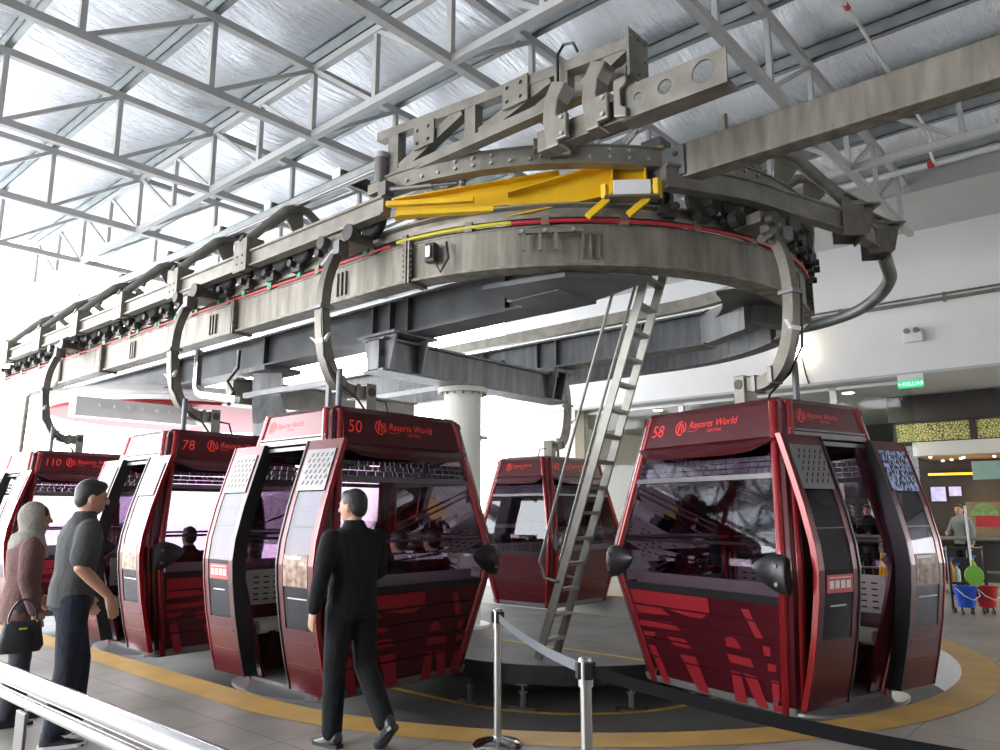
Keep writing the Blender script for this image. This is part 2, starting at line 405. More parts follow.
# inner platform with black edge
RI = 1.94
mb = fill_poly([(p[0], p[1]) for p in spath(RI, YF, YF)], 0., 'island'); struct('floor', mb, 'island')
mb = MB(); mb.sweep([(0, -.002), (.012, -.002), (.012, -.19), (0, -.19)], spath(RI, YF, YF)); struct('trim_2', mb, 'edge')
mb = MB(); mb.sweep([(0, -.004), (0, ZP), (-.05, ZP), (-.05, -.004)], spath(RI-1.0, YF, YF)); struct('trim_6', mb, 'edge')
# yellow lines: on the pit floor and on the inner platform
mb = MB(); mb.sweep([(-.035, .001), (.035, .001), (.035, .004), (-.035, .004)], spath(1.98, YF, YF, z=ZP)); struct('trim_3', mb, 'yline')
mb = MB(); mb.beam((7.38, 6.6, .003), (7.38, 4.3, .003), .07, .004); struct('trim_4', mb, 'yline')

# walls
XW = 17.0
mb = MB(); mb.box((XW+.15, 2.85, 5.87), (.3, 23.7, 3.02)); struct('wall_right', mb, 'wallwhite')
mb = MB(); mb.box((XW+.3, 13.36, 2.15), (.6, 2.42, 4.3)); struct('wall_right', mb, 'cream')
mb = MB(); mb.box(((14.8+XW)/2, 2.85, 7.52), (XW-14.8, 23.7, .44)); struct('trim_7', mb, 'softgrey')
mb = MB(); mb.box((22.0, 2.85, 4.35), (9.98, 23.7, .09)); struct('ceiling', mb, 'softgrey')
mb = MB(); mb.box((26.2, 2.85, 2.15), (.2, 23.7, 4.3)); struct('wall_back', mb, 'shopdark')
mb = MB(); mb.box((21.6, 14.6, 2.15), (9, .15, 4.3)); struct('wall_side', mb, 'cream')
mb = MB(); mb.box((4, -9.1, 3.8), (26, .2, 7.6)); struct('wall_back', mb, 'softgrey')
mb = MB(); mb.box((-9.1, -2.5, 3.8), (.2, 13, 7.6)); struct('wall_light_block', mb, 'softgrey')  # unseen wall added to cut daylight fill from the camera side
# roof foil and exterior ground
from mathutils import noise as mnoise
mb = MB(); NX, NY = 6, 118
xs = [5.45+1.45*k/NX for k in range(-10*NX, 8*NX+1)]; ys = [-9.1+28.4*j/NY for j in range(NY+1)]
prev = None
for x in xs:
    t = ((x-5.45)/1.45) % 1.0; col = []
    for y in ys:
        z = 7.74-.14*math.sin(PI*t)*(.75+.5*mnoise.noise(Vector((math.floor((x-5.45)/1.45+.001)*3.1, y*.35, 2))))
        z += .05*math.sin(PI*t)*mnoise.noise(Vector((x*1.2, y*3.2, 5)))
        col.append((x, y, z))
    cur = mb.verts(col)
    if prev:
        for j in range(NY): mb._f([prev[j], prev[j+1], cur[j+1], cur[j]])
    prev = cur
struct('ceiling', mb, 'foil', smooth='all')
mb = MB(); mb.box((4, 5.1, 7.86), (26.4, 28.6, .06)); struct('ceiling', mb, 'purlin')
mb = MB(); mb._f(mb.verts([(-90, -60, -.5), (120, -60, -.5), (120, 140, -.5), (-90, 140, -.5)])); struct('ground', mb, 'ground')
# storefront glazing: mullions are part of each window
for i, (y0, y1) in enumerate(((9.2, 12.12), (5.48, 9.14), (3.84, 5.42))):
    mb = MB(); mb.box((XW+.5, (y0+y1)/2, 2.15), (.012, y1-y0-.06, 4.24)); w = struct('window_%d' % (i+1), mb, 'clearglass')
    mb = MB(); 
    for y in (y0, y1) if i < 2 else (y1,): mb.box((XW+.5, y, 2.15), (.1, .07, 4.3))
    mb.box((XW+.5, (y0+y1)/2, 4.25), (.1, y1-y0, .08)); mb.box((XW+.5, (y0+y1)/2, .04), (.1, y1-y0, .08))
    mb.build('mullion', 'silver', w, world=False)

# ------------------------------------------------------------------ roof trusses and purlins
ZB, ZT = 6.5, 7.47
TY = [3.03, 5.5, 8.12, 10.8, 13.4, 15.95]
def truss(ax, fix, lo, hi, n0, step, label, group, nm):
    def P(s, z): return (s, fix, z) if ax == 'x' else (fix, s, z)
    root = empty(nm, P((lo+hi)/2, ZB), 0, label, 'roof truss', group)
    e_ = 0 if ax == 'x' else .004
    mb = MB(); mb.beam(P(lo, ZB), P(hi, ZB), .1-e_, .1-e_); mb.build('bottom_chord', 'truss', root, world=True)
    mb = MB(); mb.beam(P(lo, ZT), P(hi, ZT), .1-e_, .1-e_); mb.build('top_chord', 'truss', root, world=True)
    k0 = math.ceil((max(lo, -4)-n0)/step); k1 = math.floor((hi-n0)/step)
    for k in range(k0, k1+1):
        s = n0+k*step
        if ax == 'x' or min(abs(s-t) for t in TY) > .3:
            mb = MB(); mb.beam(P(s, ZB), P(s, ZT), .065, .065, up=(1, 0, 0) if ax == 'x' else (0, 1, 0)); mb.build('vertical_strut', 'truss', root, world=True)
        if s+step <= hi:
            a, b = (P(s, ZB), P(s+step, ZT))
            mb = MB(); mb.beam(a, b, .055, .055); mb.build('diagonal_strut', 'truss', root, world=True)
    # gusset plate at the crossing
    return root
TY = [3.03, 5.5, 8.12, 10.8, 13.4, 15.95]
TL = ['white cross truss under the roof above the long grey maintenance beam, nearest of all',
      'white roof truss crossing the hall above the lattice girder and yellow beam',
      'white roof truss crossing the hall, third from the near end',
      'white roof truss crossing the hall over the red gondola numbered 78',
      'white roof truss crossing the hall, second from the bright open end',
      'white roof truss crossing the hall, last one before the bright open end']
for y, l in zip(TY, TL): truss('x', y, -8.8, 14.75, 5.45, 1.45, l, 'cross trusses under the roof', 'roof_truss')
for x, l in ((-.35, 'white roof truss running lengthwise over the left platform'), (5.45, 'white roof truss running lengthwise above the straight grey conveyor rail'), (11.25, 'white roof truss running lengthwise over the far return track')):
    truss('y', x, -8.5, 18.7, 5.5, 1.31, l, 'lengthwise trusses under the roof', 'roof_truss')
first = None
for k in range(-9, 7):
    x = 5.45+1.45*k
    mb = MB(); mb.channel((x, -8.9, 7.63), (x, 19.2, 7.63), .09, .2, .02)
    o = mb.build('roof_purlin', 'purlin')
    tag(o, 'thin grey steel purlin running lengthwise under the silver roof foil', 'purlin', 'purlins under the roof foil')

# sprinkler main with red couplings along the right side of the roof
r = empty('sprinkler_pipe', (13.4, 5, 7.1), 0, 'white sprinkler main with red couplings hung under the roof by the white wall', 'pipe')
mb = MB(); mb.tube([(13.4, -8, 7.15), (13.4, 6.5, 7.15)], .045, 10); mb.build('pipe_run', 'white', r, world=True, smooth=True)
for y in (.6, 2.35, 4.1):
    mb = MB(); mb.tube([(13.4, y-.05, 7.15), (13.4, y+.05, 7.15)], .065, 10); mb.build('coupling', 'redplastic', r, world=True, smooth=True)
for y in (1.4, 3.2, 5.6):
    mb = MB(); mb.tube([(13.4, y, 7.19), (13.4, y, 7.74)], .008, 6); mb.build('hanger_rod', 'silver', r, world=True)
r = empty('branch_pipe', (11, 2.2, 7.2), 0, 'thin white branch pipe crossing under the purlins to the sprinkler main', 'pipe')
mb = MB(); mb.tube([(7, 2.2, 7.35), (12.6, 2.2, 7.35), (12.75, 2.2, 7.3), (12.8, 2.25, 7.15), (13.36, 2.3, 7.15)], .022, 8); mb.build('pipe_run', 'white', r, world=True, smooth=True)
mb = MB(); mb.tube([(8.6, 2.2, 7.35), (8.7, 2.2, 7.35)], .034, 8); mb.build('coupling', 'redplastic', r, world=True, smooth=True)

# emergency light, flood lamp, conduit on the white wall
r = empty('emergency_light', (XW, 3.62, 5.0), 0, 'small white emergency light box with twin lamp heads on the white wall', 'emergency light')
mb = MB(); mb.box((XW-.06, 3.62, 5.06), (.11, .36, .2)); mb.build('housing', 'white', r, world=True, bevel=.015)
for dy in (-.09, .09):
    mb = MB(); mb.cyl((XW-.1, 3.62+dy, 5.2), (XW-.2, 3.62+dy, 5.18), .055); mb.build('lamp_head', 'greyplate', r, world=True, smooth=True)
r = empty('wall_lamp', (XW, 5.9, 5.0), 0, 'lit round bulb lamp with a black cable on the white wall', 'lamp')
mb = MB(); mb.box((XW-.03, 5.9, 5.06), (.06, .12, .16)); mb.build('base', 'greyplate', r, world=True, bevel=.01)
mb = MB(); mb.ball((XW-.16, 5.9, 5.06), .12); mb.build('bulb', 'lamp', r, world=True, smooth='all')
mb = MB(); mb.tube([(XW-.02, 5.9, 5.0), (XW-.02, 5.84, 4.6), (XW-.02, 5.78, 4.34)], .016, 6); mb.build('cable', 'black', r, world=True)
mb = MB(); mb.tube([(XW-.05, -8, 5.77), (XW-.05, 14.5, 5.77)], .04, 8)
mb.tube([(XW-.05, -8, 5.87), (XW-.05, 14.5, 5.87)], .022, 8)
for y in range(-7, 15, 2): mb.box((XW-.03, y, 5.8), (.06, .05, .2))
tag(mb.build('wall_conduit', 'galvlight', smooth=True), 'pair of grey conduits running along the white wall', 'conduit')

# exit sign hung from the shop ceiling
r = empty('exit_sign', (16.75, 3.9, 3.9), 0, 'green lit exit sign with white arrow and letters under the soffit', 'sign')
mb = MB(); mb.box((16.8, 3.72, 4.22), (.08, .46, .12)); mb.build('housing', 'white', r, world=True, bevel=.01)
mb = MB(); mb.box((16.8, 3.72, 4.085), (.03, .45, .15)); mb.build('panel', 'exitgreen', r, world=True)
mb = MB(); vs, fs = text_verts('\u2190KELUAR', .108, 0, 'CENTER')
v = mb.verts([(16.78, 3.72-x, 4.085+y) for x, y in vs]); [mb._f([v[i] for i in f]) for f in fs]
mb.build('lettering', 'signwhite', r, world=True)

# ------------------------------------------------------------------ shop interior behind the right-hand side
for i, (x, y, l) in enumerate(((18.6, 5.45, 'round lit downlight in the shop ceiling just above the red gondola 58'), (21.6, 3.1, 'round lit downlight in the shop ceiling over the yellow lattice screens'), (18.4, 10.35, 'round lit downlight behind the storefront glass beside the ladder'))):
    r = empty('downlight', (x, y, 4.26), 0, l, 'downlight', 'downlights in the shop ceiling')
    mb = MB(); mb.lathe([(.13, 4.325), (.17, 4.325), (.17, 4.29), (.13, 4.29)], (x, y, 0), 20); mb.build('trim_ring', 'white', r, world=True)
    mb = MB(); mb.lathe([(.01, 4.31), (.13, 4.31), (.12, 4.285), (.01, 4.28)], (x, y, 0), 20); mb.build('lamp', 'lamp', r, world=True)
for y0, y1, l in ((3.28, 4.86, 'yellow patterned lattice screen panel over the shop front, left one'), (1.2, 3.2, 'yellow patterned lattice screen panel over the shop front, at the right edge')):
    r = empty('lattice_screen', (20, (y0+y1)/2, 3.17), 0, l, 'screen', 'lattice screens')
    mb = MB(); mb.box((20, (y0+y1)/2, 3.4), (.04, y1-y0-.06, .44)); mb.build('panel', 'lattice', r, world=True)
    mb = MB()
    for y in (y0, y1): mb.box((20, y, 3.4), (.08, .06, .5))
    for z in (3.17, 3.63): mb.box((20, (y0+y1)/2, z), (.08, y1-y0, .04))
    mb.build('frame', 'shopdark', r, world=True)
mb = MB(); mb.box((20.1, 2.4, 3.97), (.2, 5.2, .62)); tag(mb.build('shop_bulkhead', 'shopdark', bevel=.01), 'dark bulkhead above the yellow lattice screens', 'bulkhead')
mb = MB(); mb.box((20.05, 2.2, 3.0), (.3, 4.6, .32)); tag(mb.build('shop_fascia', 'softgrey', bevel=.01), 'grey fascia beam under the yellow lattice screens', 'fascia')
mb = MB(); mb.box((23.1, 2.2, 2.88), (5.6, 4.8, .05)); tag(mb.build('shop_canopy_ceiling', 'wood'), 'warm wooden shop ceiling dotted with tiny lights', 'ceiling panel')
random.seed(3)
for k in range(11):
    x, y = 20.5+random.random()*2.6, 2.6+random.random()*2.0
    mb = MB(); mb.lathe([(.005, .03), (.03, .03), (.035, .0), (.02, -.02), (.005, -.022)], (x, y, 2.84), 10)
    tag(mb.build('ceiling_spot', 'star'), 'tiny lit spot in the warm wooden shop ceiling', 'spot light', 'tiny spots in the shop ceiling')
r = empty('led_strip', (22, 3.4, 2.5), 0, 'glowing orange light strip across the dark shop wall', 'light strip')
mb = MB(); mb.box((22.16, 3.2, 2.5), (.03, 3.0, .055)); mb.build('diffuser', 'led', r, world=True)
mb = MB(); mb.box((22.2, 3.2, 2.5), (.06, 3.1, .1)); mb.build('channel', 'shopdark', r, world=True)
mb = MB(); mb.box((22.3, 2.6, 1.4), (.12, 4.6, 2.9)); struct('wall_back', mb, 'shopdark')
for y0, y1, z0, z1, l in ((4.35, 4.68, 1.82, 2.18, 'lit television screen on the dark shop wall, left and taller of two'), (4.0, 4.27, 1.95, 2.18, 'lit television screen on the dark shop wall, right and smaller of two')):
    r = empty('television', (22.1, (y0+y1)/2, z0), 0, l, 'television', 'televisions on the shop wall')
    mb = MB(); mb.box((22.21, (y0+y1)/2, (z0+z1)/2), (.06, y1-y0+.03, z1-z0+.03)); mb.build('bezel', 'black', r, world=True, bevel=.006)
    mb = MB(); mb.box((22.17, (y0+y1)/2, (z0+z1)/2), (.02, y1-y0, z1-z0)); mb.build('screen', 'screen', r, world=True)
mb = MB(); mb.box((20.6, 2.6, 2.5), (.06, 1.7, .42)); tag(mb.build('hanging_canopy', 'teal', bevel=.01), 'pale teal panel hanging above the cafe dome sign', 'panel')
mb = MB(); mb.box((22.2, 3.0, 1.3), (.04, 1.9, 1.0)); tag(mb.build('wall_panel', 'brownwall', bevel=.01), 'brown panel on the cafe wall behind the dome sign', 'panel')
r = empty('dome_sign', (20, 3.2, 1.2), 0, 'half round green and red cafe sign behind the cleaning cart', 'sign')
mb = MB(); mb.prism([(.27*math.cos(R(a)), .27*math.sin(R(a))) for a in range(0, 181, 12)], .04, frame((20, 3.2, 1.47), (0, -1, 0), (0, 0, 1))); mb.build('dome', 'shopgreen', r, world=True)
mb = MB(); mb.box((19.98, 3.02, 1.35), (.05, .72, .24)); mb.build('banner', 'sign_red', r, world=True, bevel=.005)
r = empty('shop_counter', (20.6, 3.2, 0), 0, 'dark cafe counter behind the steel railing', 'counter')
mb = MB(); mb.box((20.7, 3.0, .45), (.6, 3.0, .9)); mb.build('body', 'shopdark', r, world=True, bevel=.01)
mb = MB(); mb.box((20.7, 3.0, .93), (.75, 3.1, .05)); mb.build('top', 'wood', r, world=True, bevel=.01)
for k in range(5):
    mb = MB(); y = 5.3+.17*k+(.05 if k > 2 else 0)
    pts = [(22.0+.03*math.sin(j*1.1), y+.006*j, 0) for j in range(8)]
    mb.sweep([(-.012, .0), (.012, .0), (.012, 2.55), (-.012, 2.55)], [(p[0], p[1]+.012*j, -1, .2*math.cos(j*1.1), 0) for j, p in enumerate(pts)])
    tag(mb.build('light_panel', 'curtain'), 'tall pale blue lit strip seen through the open door of gondola 58', 'light panel', 'pale blue lit strips')
mb = MB(); mb.box((19.3, 4.98, 2.02), (.05, .34, .2)); tag(mb.build('lit_sign', 'redlit', bevel=.01), 'small red lit sign seen through the open door of gondola 58', 'sign')
r = empty('neon_sign', (19, 9.3, 1.9), 0, 'red neon sign behind the storefront glass beside the ladder', 'sign')
mb = MB(); mb.box((19.5, 9.75, 2.32), (.04, 1.1, .36)); mb.build('backing', 'shopdark', r, world=True)
mb = MB()
for k in range(4):
    mb.box((19.47, 9.35+.27*k, 2.42-.02*(k % 2)), (.02, .16, .03)); mb.box((19.47, 9.35+.27*k, 2.25), (.02, .18, .03)); mb.box((19.47, 9.35+.27*k-.05*(k % 2), 2.33), (.02, .03, .17))
mb.build('lettering', 'redlit', r, world=True)
r = empty('neon_sign', (19.4, 9.0, 1.9), 0, 'small magenta neon star behind the storefront glass beside gondola 58', 'sign')
mb = MB(); mb.prism([((.16 if k % 2 == 0 else .075)*math.sin(k*PI/5), (.16 if k % 2 == 0 else .075)*math.cos(k*PI/5)) for k in range(10)], .03, frame((19.3, 8.92, 2.3), (0, -1, 0), (0, 0, 1))); mb.build('star', 'pinklit', r, world=True)
mb = MB(); mb.box((19.36, 8.92, 2.3), (.02, .3, .32)); mb.build('backing', 'shopdark', r, world=True)

# steel railing in front of the shop
r = empty('platform_railing', (15.9, 3, 0), 0, 'grey steel railing standing between the platform and the shop people', 'railing')
mb = MB(); mb.tube([(16.1, -4, 1.08), (16.1, 8.0, 1.08)], .035, 10); mb.build('top_rail', 'galvlight', r, world=True, smooth=True)
mb = MB(); mb.tube([(16.1, -4, .5), (16.1, 8.0, .5)], .022, 8); mb.build('middle_rail', 'galvlight', r, world=True, smooth=True)
for y in (-2.2, .4, 2.2, 4.35, 6.2, 7.95):
    mb = MB(); mb.tube([(16.1, y, 0), (16.1, y, 1.06)], .028, 8); mb.build('post', 'galvlight', r, world=True, smooth=True)
# ================================================================== STATION MACHINERY
YE = 18.6
def boxsec(u0, u1, v0, v1): return [(u0, v0), (u1, v0), (u1, v1), (u0, v1)]
RG = 3.13
# --- box track girder (curved end and the two straights)
def girder(name, path, label, deg_flange=(), ribs=(), mats='girder', flanges=()):
    r = empty(name, (path[len(path)//2][0], path[len(path)//2][1], 3.87), 0, label, 'track girder', 'box track girders of the loop')
    mb = MB(); mb.sweep(boxsec(-.18, 0, 3.89, 4.27), path); mb.build('box_body', mats, r, world=True)
    mb = MB(); mb.sweep(boxsec(-.21, .035, 3.865, 3.89), path); mb.build('bottom_flange', mats, r, world=True)
    mb = MB(); mb.sweep(boxsec(-.2, .012, 4.27, 4.285), path); mb.build('top_flange', mats, r, world=True)
    for (p, n) in flanges:
        t = Vector((-n[1], n[0], 0)); n = Vector((*n, 0)); p = Vector((*p, 0))
        mb = MB(); 
        for s in (-.022, .022): mb.box(p-n*.075+t*s+Vector((0, 0, 4.07)), (.3, .022, .46), math.atan2(n.y, n.x))
        mb.build('joint_flange', 'galv', r, world=True)
        for k in range(6):
            z = 3.92+.058*k
            mb = MB(); mb.cyl(p+n*.055+t*.06+Vector((0, 0, z)), p+n*.055-t*.06+Vector((0, 0, z)), .014, 8); mb.build('bolt', 'darksteel', r, world=True)
    for (p, n) in ribs:
        t = Vector((-n[1], n[0], 0)); n = Vector((*n, 0)); p = Vector((*p, 0))
        for k in range(3):
            mb = MB(); mb.box(p+n*.01+t*(k-1)*.075+Vector((0, 0, 4.07)), (.03, .022, .27), math.atan2(n.y, n.x)); mb.build('stiffener', 'galv', r, world=True)
    return r
W_ = (-1., 0.); Xl = CX-RG; Xr = CX+RG
girder('track_girder', [p for p in spath(RG, YE, None, 180, 187, 0, 4, right=False)], 'straight weathered steel box girder above gondolas 50 and 78',
       ribs=[((Xl, 6.75), W_), ((Xl, 9.6), W_), ((Xl, 12.1), W_)], flanges=[((Xl, 9.0), W_), ((Xl, 13.2), W_)])
pa = [p for p in spath(RG, None, None, 187.6, 312, 0, 34)]
def cn(d): return (math.cos(R(d)), math.sin(R(d)))
def cp(d, r=RG): return (CX+r*cn(d)[0], CY+r*cn(d)[1])
girder('track_girder', pa, 'curved weathered steel box girder sweeping round the near end under the yellow beam',
       ribs=[(cp(222), cn(222)), (cp(270), cn(270)), (cp(274), cn(274))], flanges=[(cp(187.3), cn(187.3)), (cp(286), cn(286))])
girder('track_girder', [p for p in spath(RG, None, YE, 313, 360, 0, 14)], 'box girder of the far return track behind the ladder', mats='beamgrey', flanges=[(cp(314), cn(314))])
# --- clamps and small hangers on the curved girder
r = empty('girder_bracket', (*cp(215, 3.2), 3.95), R(215), 'small rectangular steel bracket with three bolts on the curved girder', 'bracket')
mb = MB(); mb.box((.03, 0, .24), (.05, .62, .045)); mb.box((.03, .05, .15), (.03, .03, .2)); mb.box((.03, -.1, .15), (.03, .03, .2)); mb.box((.03, -.26, .15), (.03, .03, .2)); mb.build('frame', 'galvlight', r)
for y in (.22, -.05, -.27):
    mb = MB(); mb.cyl((.05, y, .24), (.075, y, .24), .018, 8); mb.build('bolt', 'silver', r)
r = empty('sensor_box', (*cp(193, 3.16), 3.9), R(193), 'small black sensor box with cables clamped to the curved girder left of the rectangular bracket', 'sensor')
mb = MB(); mb.box((.05, 0, .2), (.09, .12, .2)); mb.build('housing', 'black', r, bevel=.012)
mb = MB(); mb.box((.11, 0, .2), (.03, .06, .12)); mb.build('face_plate', 'silver', r, bevel=.006)
mb = MB(); mb.tube([(.05, .05, .1), (.07, .12, -.02), (.05, .2, .12), (.03, .16, .3)], .012, 6); mb.build('cable', 'black', r, smooth=True)
# --- cable run on top of girder, with clips
CT = spath(3.16, YE, YE, z=4.315)
def run_tube(path, r, n=7): 
    mb = MB(); mb.tube([(p[0], p[1], p[4]) for p in path], r, n); return mb
yel = [p for p in spath(3.155, None, None, 184, 208, 4.325, 10)]
tag(run_tube(yel, .020).build('signal_cable', 'yelcable', smooth=True), 'short yellow cable along the top of the curved girder', 'cable')
tag(run_tube(spath(3.155, None, YE, 208, 360, 4.32, 40), .020).build('signal_cable', 'redcable', smooth=True), 'red cable along the top of the curved girder and far return girder', 'cable')
tag(run_tube([(CX-3.155, YE, -1, 0, 4.31), (CX-3.155, 5.9, -1, 0, 4.31)], .018).build('signal_cable', 'redcable', smooth=True), 'red cable along the top of the straight left girder', 'cable')
for k in range(16):
    y = 6.3+.62*k
    mb = MB(); mb.box((CX-3.15, y, 4.345), (.06, .05, .05)); mb.box((CX-3.17, y, 4.32), (.03, .07, .03))
    tag(mb.build('cable_clip', 'greenclip'), 'small green cable clip on the straight girder top', 'clip', 'green cable clips')
# --- running rail on posts above the girder
r = empty('running_rail', (CX-3.1, 6, 4.3), 0, 'slim light steel running rail just above the red cable round the loop', 'rail')
PR = spath(3.10, YE, YE, z=0, n=48)
mb = MB(); mb.sweep([(-.07, 4.36), (.05, 4.36), (.05, 4.40), (.0, 4.42), (.0, 4.47), (.05, 4.49), (.05, 4.51), (-.07, 4.51)], PR); mb.build('rail_profile', 'rail', r, world=True)
mb = MB(); mb.sweep(boxsec(-.34, -.06, 4.30, 4.345), PR); mb.build('cable_tray', 'darksteel', r, world=True)
for k in range(13):
    mb = MB(); mb.box((CX-3.12, 6.2+1.0*k, 4.33), (.1, .08, .1)); mb.build('rail_post', 'galv', r, world=True)
for d in range(186, 356, 14):
    mb = MB(); mb.box(rp(3.12, d, 4.33), (.1, .08, .1), R(d)); mb.build('rail_post', 'galv', r, world=True)
for k in range(22):
    y = 6.45+.55*k
    mb = MB(); mb.box((CX-3.18, y, 4.43), (.09, .16, .13)); mb.cyl((CX-3.22, y+.03, 4.46), (CX-3.3, y+.03, 4.46), .045, 10); mb.cyl((CX-3.2, y-.12, 4.40), (CX-3.27, y-.12, 4.40), .03, 8); mb.build('roller_unit', 'darksteel', r, world=True)
for d in (236, 243, 249, 257, 262, 270, 276, 284, 289, 297, 303, 311, 317, 326):
    q = Matrix.Translation(rp(3.18, d, 4.43)) @ Matrix.Rotation(R(d), 4, 'Z')
    mb = MB(); mb.box((0, 0, 0), (.09, .15, .12), mtx=None) if False else mb.hexa([q @ Vector(v) for v in ((-.04, -.07, -.06), (.05, -.07, -.06), (.05, .07, -.06), (-.04, .07, -.06), (-.04, -.07, .06), (.05, -.07, .06), (.05, .07, .06), (-.04, .07, .06))])
    mb.cyl(q @ Vector((.05, .03, .03)), q @ Vector((.12, .03, .03)), .04, 10); mb.cyl(q @ Vector((.02, -.11, -.02)), q @ Vector((.09, -.11, -.02)), .03, 8); mb.build('roller_unit', 'darksteel', r, world=True)
# --- C rails carrying the drive tyres
def crail(path, label, tyres, name='tyre_conveyor_rail'):
    th_ = .035 if 'curved' in label else 0.
    m = path[len(path)//2]
    r = empty(name, (m[0], m[1], 4.5), 0, label, 'conveyor rail', 'tyre conveyor rails')
    mb = MB(); mb.sweep([(-.1, 4.54), (.03, 4.54), (.03, 4.565), (.0, 4.57), (.0, 4.72+th_), (.03, 4.725+th_), (.03, 4.75+th_), (-.1, 4.75+th_)], path); mb.build('rail_profile', 'galvlight', r, world=True)
    for (p, n, z, rad) in tyres:
        p = Vector((*p, z)); nn = Vector((*n, 0)); q = frame(p, (-nn.y, nn.x, 0), (0, 0, 1))   # local z = radial axis
        mb = MB()
        mb.lathe([(rad*.45, -.045), (rad*.9, -.05), (rad, -.03), (rad, .03), (rad*.9, .05), (rad*.45, .045)], (0, 0, 0), 20, mtx=q); ty = mb.build('drive_tyre', 'tyre', r, world=True, smooth=True)
        mb = MB(); mb.lathe([(.03, -.055), (rad*.45, -.04), (rad*.45, .04), (.03, .07)], (0, 0, 0), 14, mtx=q); mb.build('hub', 'darksteel', ty)
    return r
RC = 3.4
ty = [((CX-3.2, 6.15+.43*k), (-1, 0), 4.63, .185) for k in range(27)]
crail([(CX-RC, YE, -1, 0, 0), (CX-RC, 5.75, -1, 0, 0)], 'straight grey conveyor rail with black drive tyres above gondola 78', ty)
ty = [(cp(d, 3.2), cn(d), 4.60, .2) for d in [243+7.5*k for k in range(15)]]
def smooth(pts, n=6):
    out = []
    for i in range(len(pts)-1):
        p0, p1, p2, p3 = Vector(pts[max(i-1, 0)]), Vector(pts[i]), Vector(pts[i+1]), Vector(pts[min(i+2, len(pts)-1)])
        for k in range(n):
            t = k/n; out.append(.5*((2*p1)+(p2-p0)*t+(2*p0-5*p1+4*p2-p3)*t*t+(3*p1-p0-3*p2+p3)*t**3))
    out.append(Vector(pts[-1])); return out
def withn(pts):
    o = []
    for i, p in enumerate(pts):
        t = pts[min(i+1, len(pts)-1)]-pts[max(i-1, 0)]; t = t.normalized(); o.append((p.x, p.y, t.y, -t.x, 0))
    return o
RPTS = withn(smooth([(*cp(234, RC), 0), (*cp(249, RC), 0), (*cp(262, 3.44), 0), (7.95, 2.53, 0), (8.54, 2.35, 0), (9.14, 2.27, 0), (9.6, 2.27, 0)]))
crail([(p[0], p[1], p[2], p[3], .045) for p in RPTS], 'curved grey conveyor rail sweeping out past the end of the long beam', ty)
# --- bolted inner ring rail with its own tyres beneath
r = empty('bolted_ring_rail', (*cp(230, 3.25), 4.85), 0, 'curved rail plate studded with bolts above the yellow beam', 'rail')
PB = spath(3.25, None, 12, 178, 360, z=0, n=44)
mb = MB(); mb.sweep([(-.12, 4.86), (.02, 4.86), (.02, 4.885), (0, 4.89), (0, 5.04), (.02, 5.045), (.02, 5.06), (-.12, 5.06)], PB); mb.build('rail_profile', 'galvlight', r, world=True)
for d in [181+3.4*k for k in range(38)]:
    mb = MB(); mb.cyl(rp(3.24, d, 4.925), rp(3.275, d, 4.925), .017, 7); mb.build('bolt', 'silver', r, world=True)
    if int(d) % 3 == 0:
        mb = MB(); mb.cyl(rp(3.24, d, 5.0), rp(3.275, d, 5.0), .017, 7); mb.build('bolt', 'silver', r, world=True)
for d in [186+8.6*k for k in range(7)]:
    q = frame(rp(2.78, d, 4.77), (-cn(d)[1], cn(d)[0], 0), (0, 0, 1))
    mb = MB(); mb.lathe([(.05, -.05), (.13, -.06), (.15, -.03), (.15, .03), (.13, .06), (.05, .05)], (0, 0, 0), 18, mtx=q); mb.build('drive_tyre', 'tyre', r, world=True, smooth=True)
mb = MB(); mb.box(rp(3.3, 216, 5.03), (.1, .42, .12), R(216)); mb.box(rp(3.31, 216, 4.96), (.06, .3, .1), R(216)); mb.build('terminal_box', 'galvlight', r, world=True, bevel=.01)

# --- tube arches tying the conveyor rails together
def arch(label, loc, rz, first=None):
    if first is not None:
        o = copy_tree(first); o.location = loc; o.rotation_euler = (0, 0, rz); tag(o, label); return o
    o = empty('tube_arch', loc, rz, label, 'tube arch', 'tube arches over the conveyor')
    mb = MB(); mb.tube([(.03, 0, 4.86), (-.27, 0, 5.19), (-.54, 0, 5.48), (-.70, 0, 5.56), (-.88, 0, 5.56), (-1.05, 0, 5.45), (-1.18, 0, 5.24), (-1.24, 0, 5.02)], .062, 12); mb.build('bent_tube', 'galvlight', o, smooth=True)
    mb = MB(); mb.prism([(-.25, 5.2), (-.54, 5.50), (-.70, 5.58), (-.80, 5.57), (-.84, 5.14), (-.72, 5.14), (-.56, 5.36), (-.30, 5.12)], .03, frame((0, .015, 0), (1, 0, 0), (0, 0, 1))); mb.build('gusset_plate', 'galv', o)
    mb = MB()
    mb.plate_holes(.3, .42, .02, [(.09, .1, .016), (.21, .1, .016), (.09, .2, .016), (.21, .2, .016)], frame((.05, -.15, 4.49), (0, 1, 0), (0, 0, 1)))
    mb.box((-.06, -.145, 4.72), (.22, .02, .4)); mb.box((-.06, .145, 4.72), (.22, .02, .4)); mb.build('clamp_plate', 'galv', o)
    mb = MB(); mb.box((-1.3, 0, 5.0), (.16, .2, .14)); mb.build('foot', 'galv', o, bevel=.01)
    mb = MB(); mb.tube([(.07, 0, 4.93), (-.02, 0, 4.90)], .05, 10); mb.build('end_ring', 'darksteel', o)
    return o
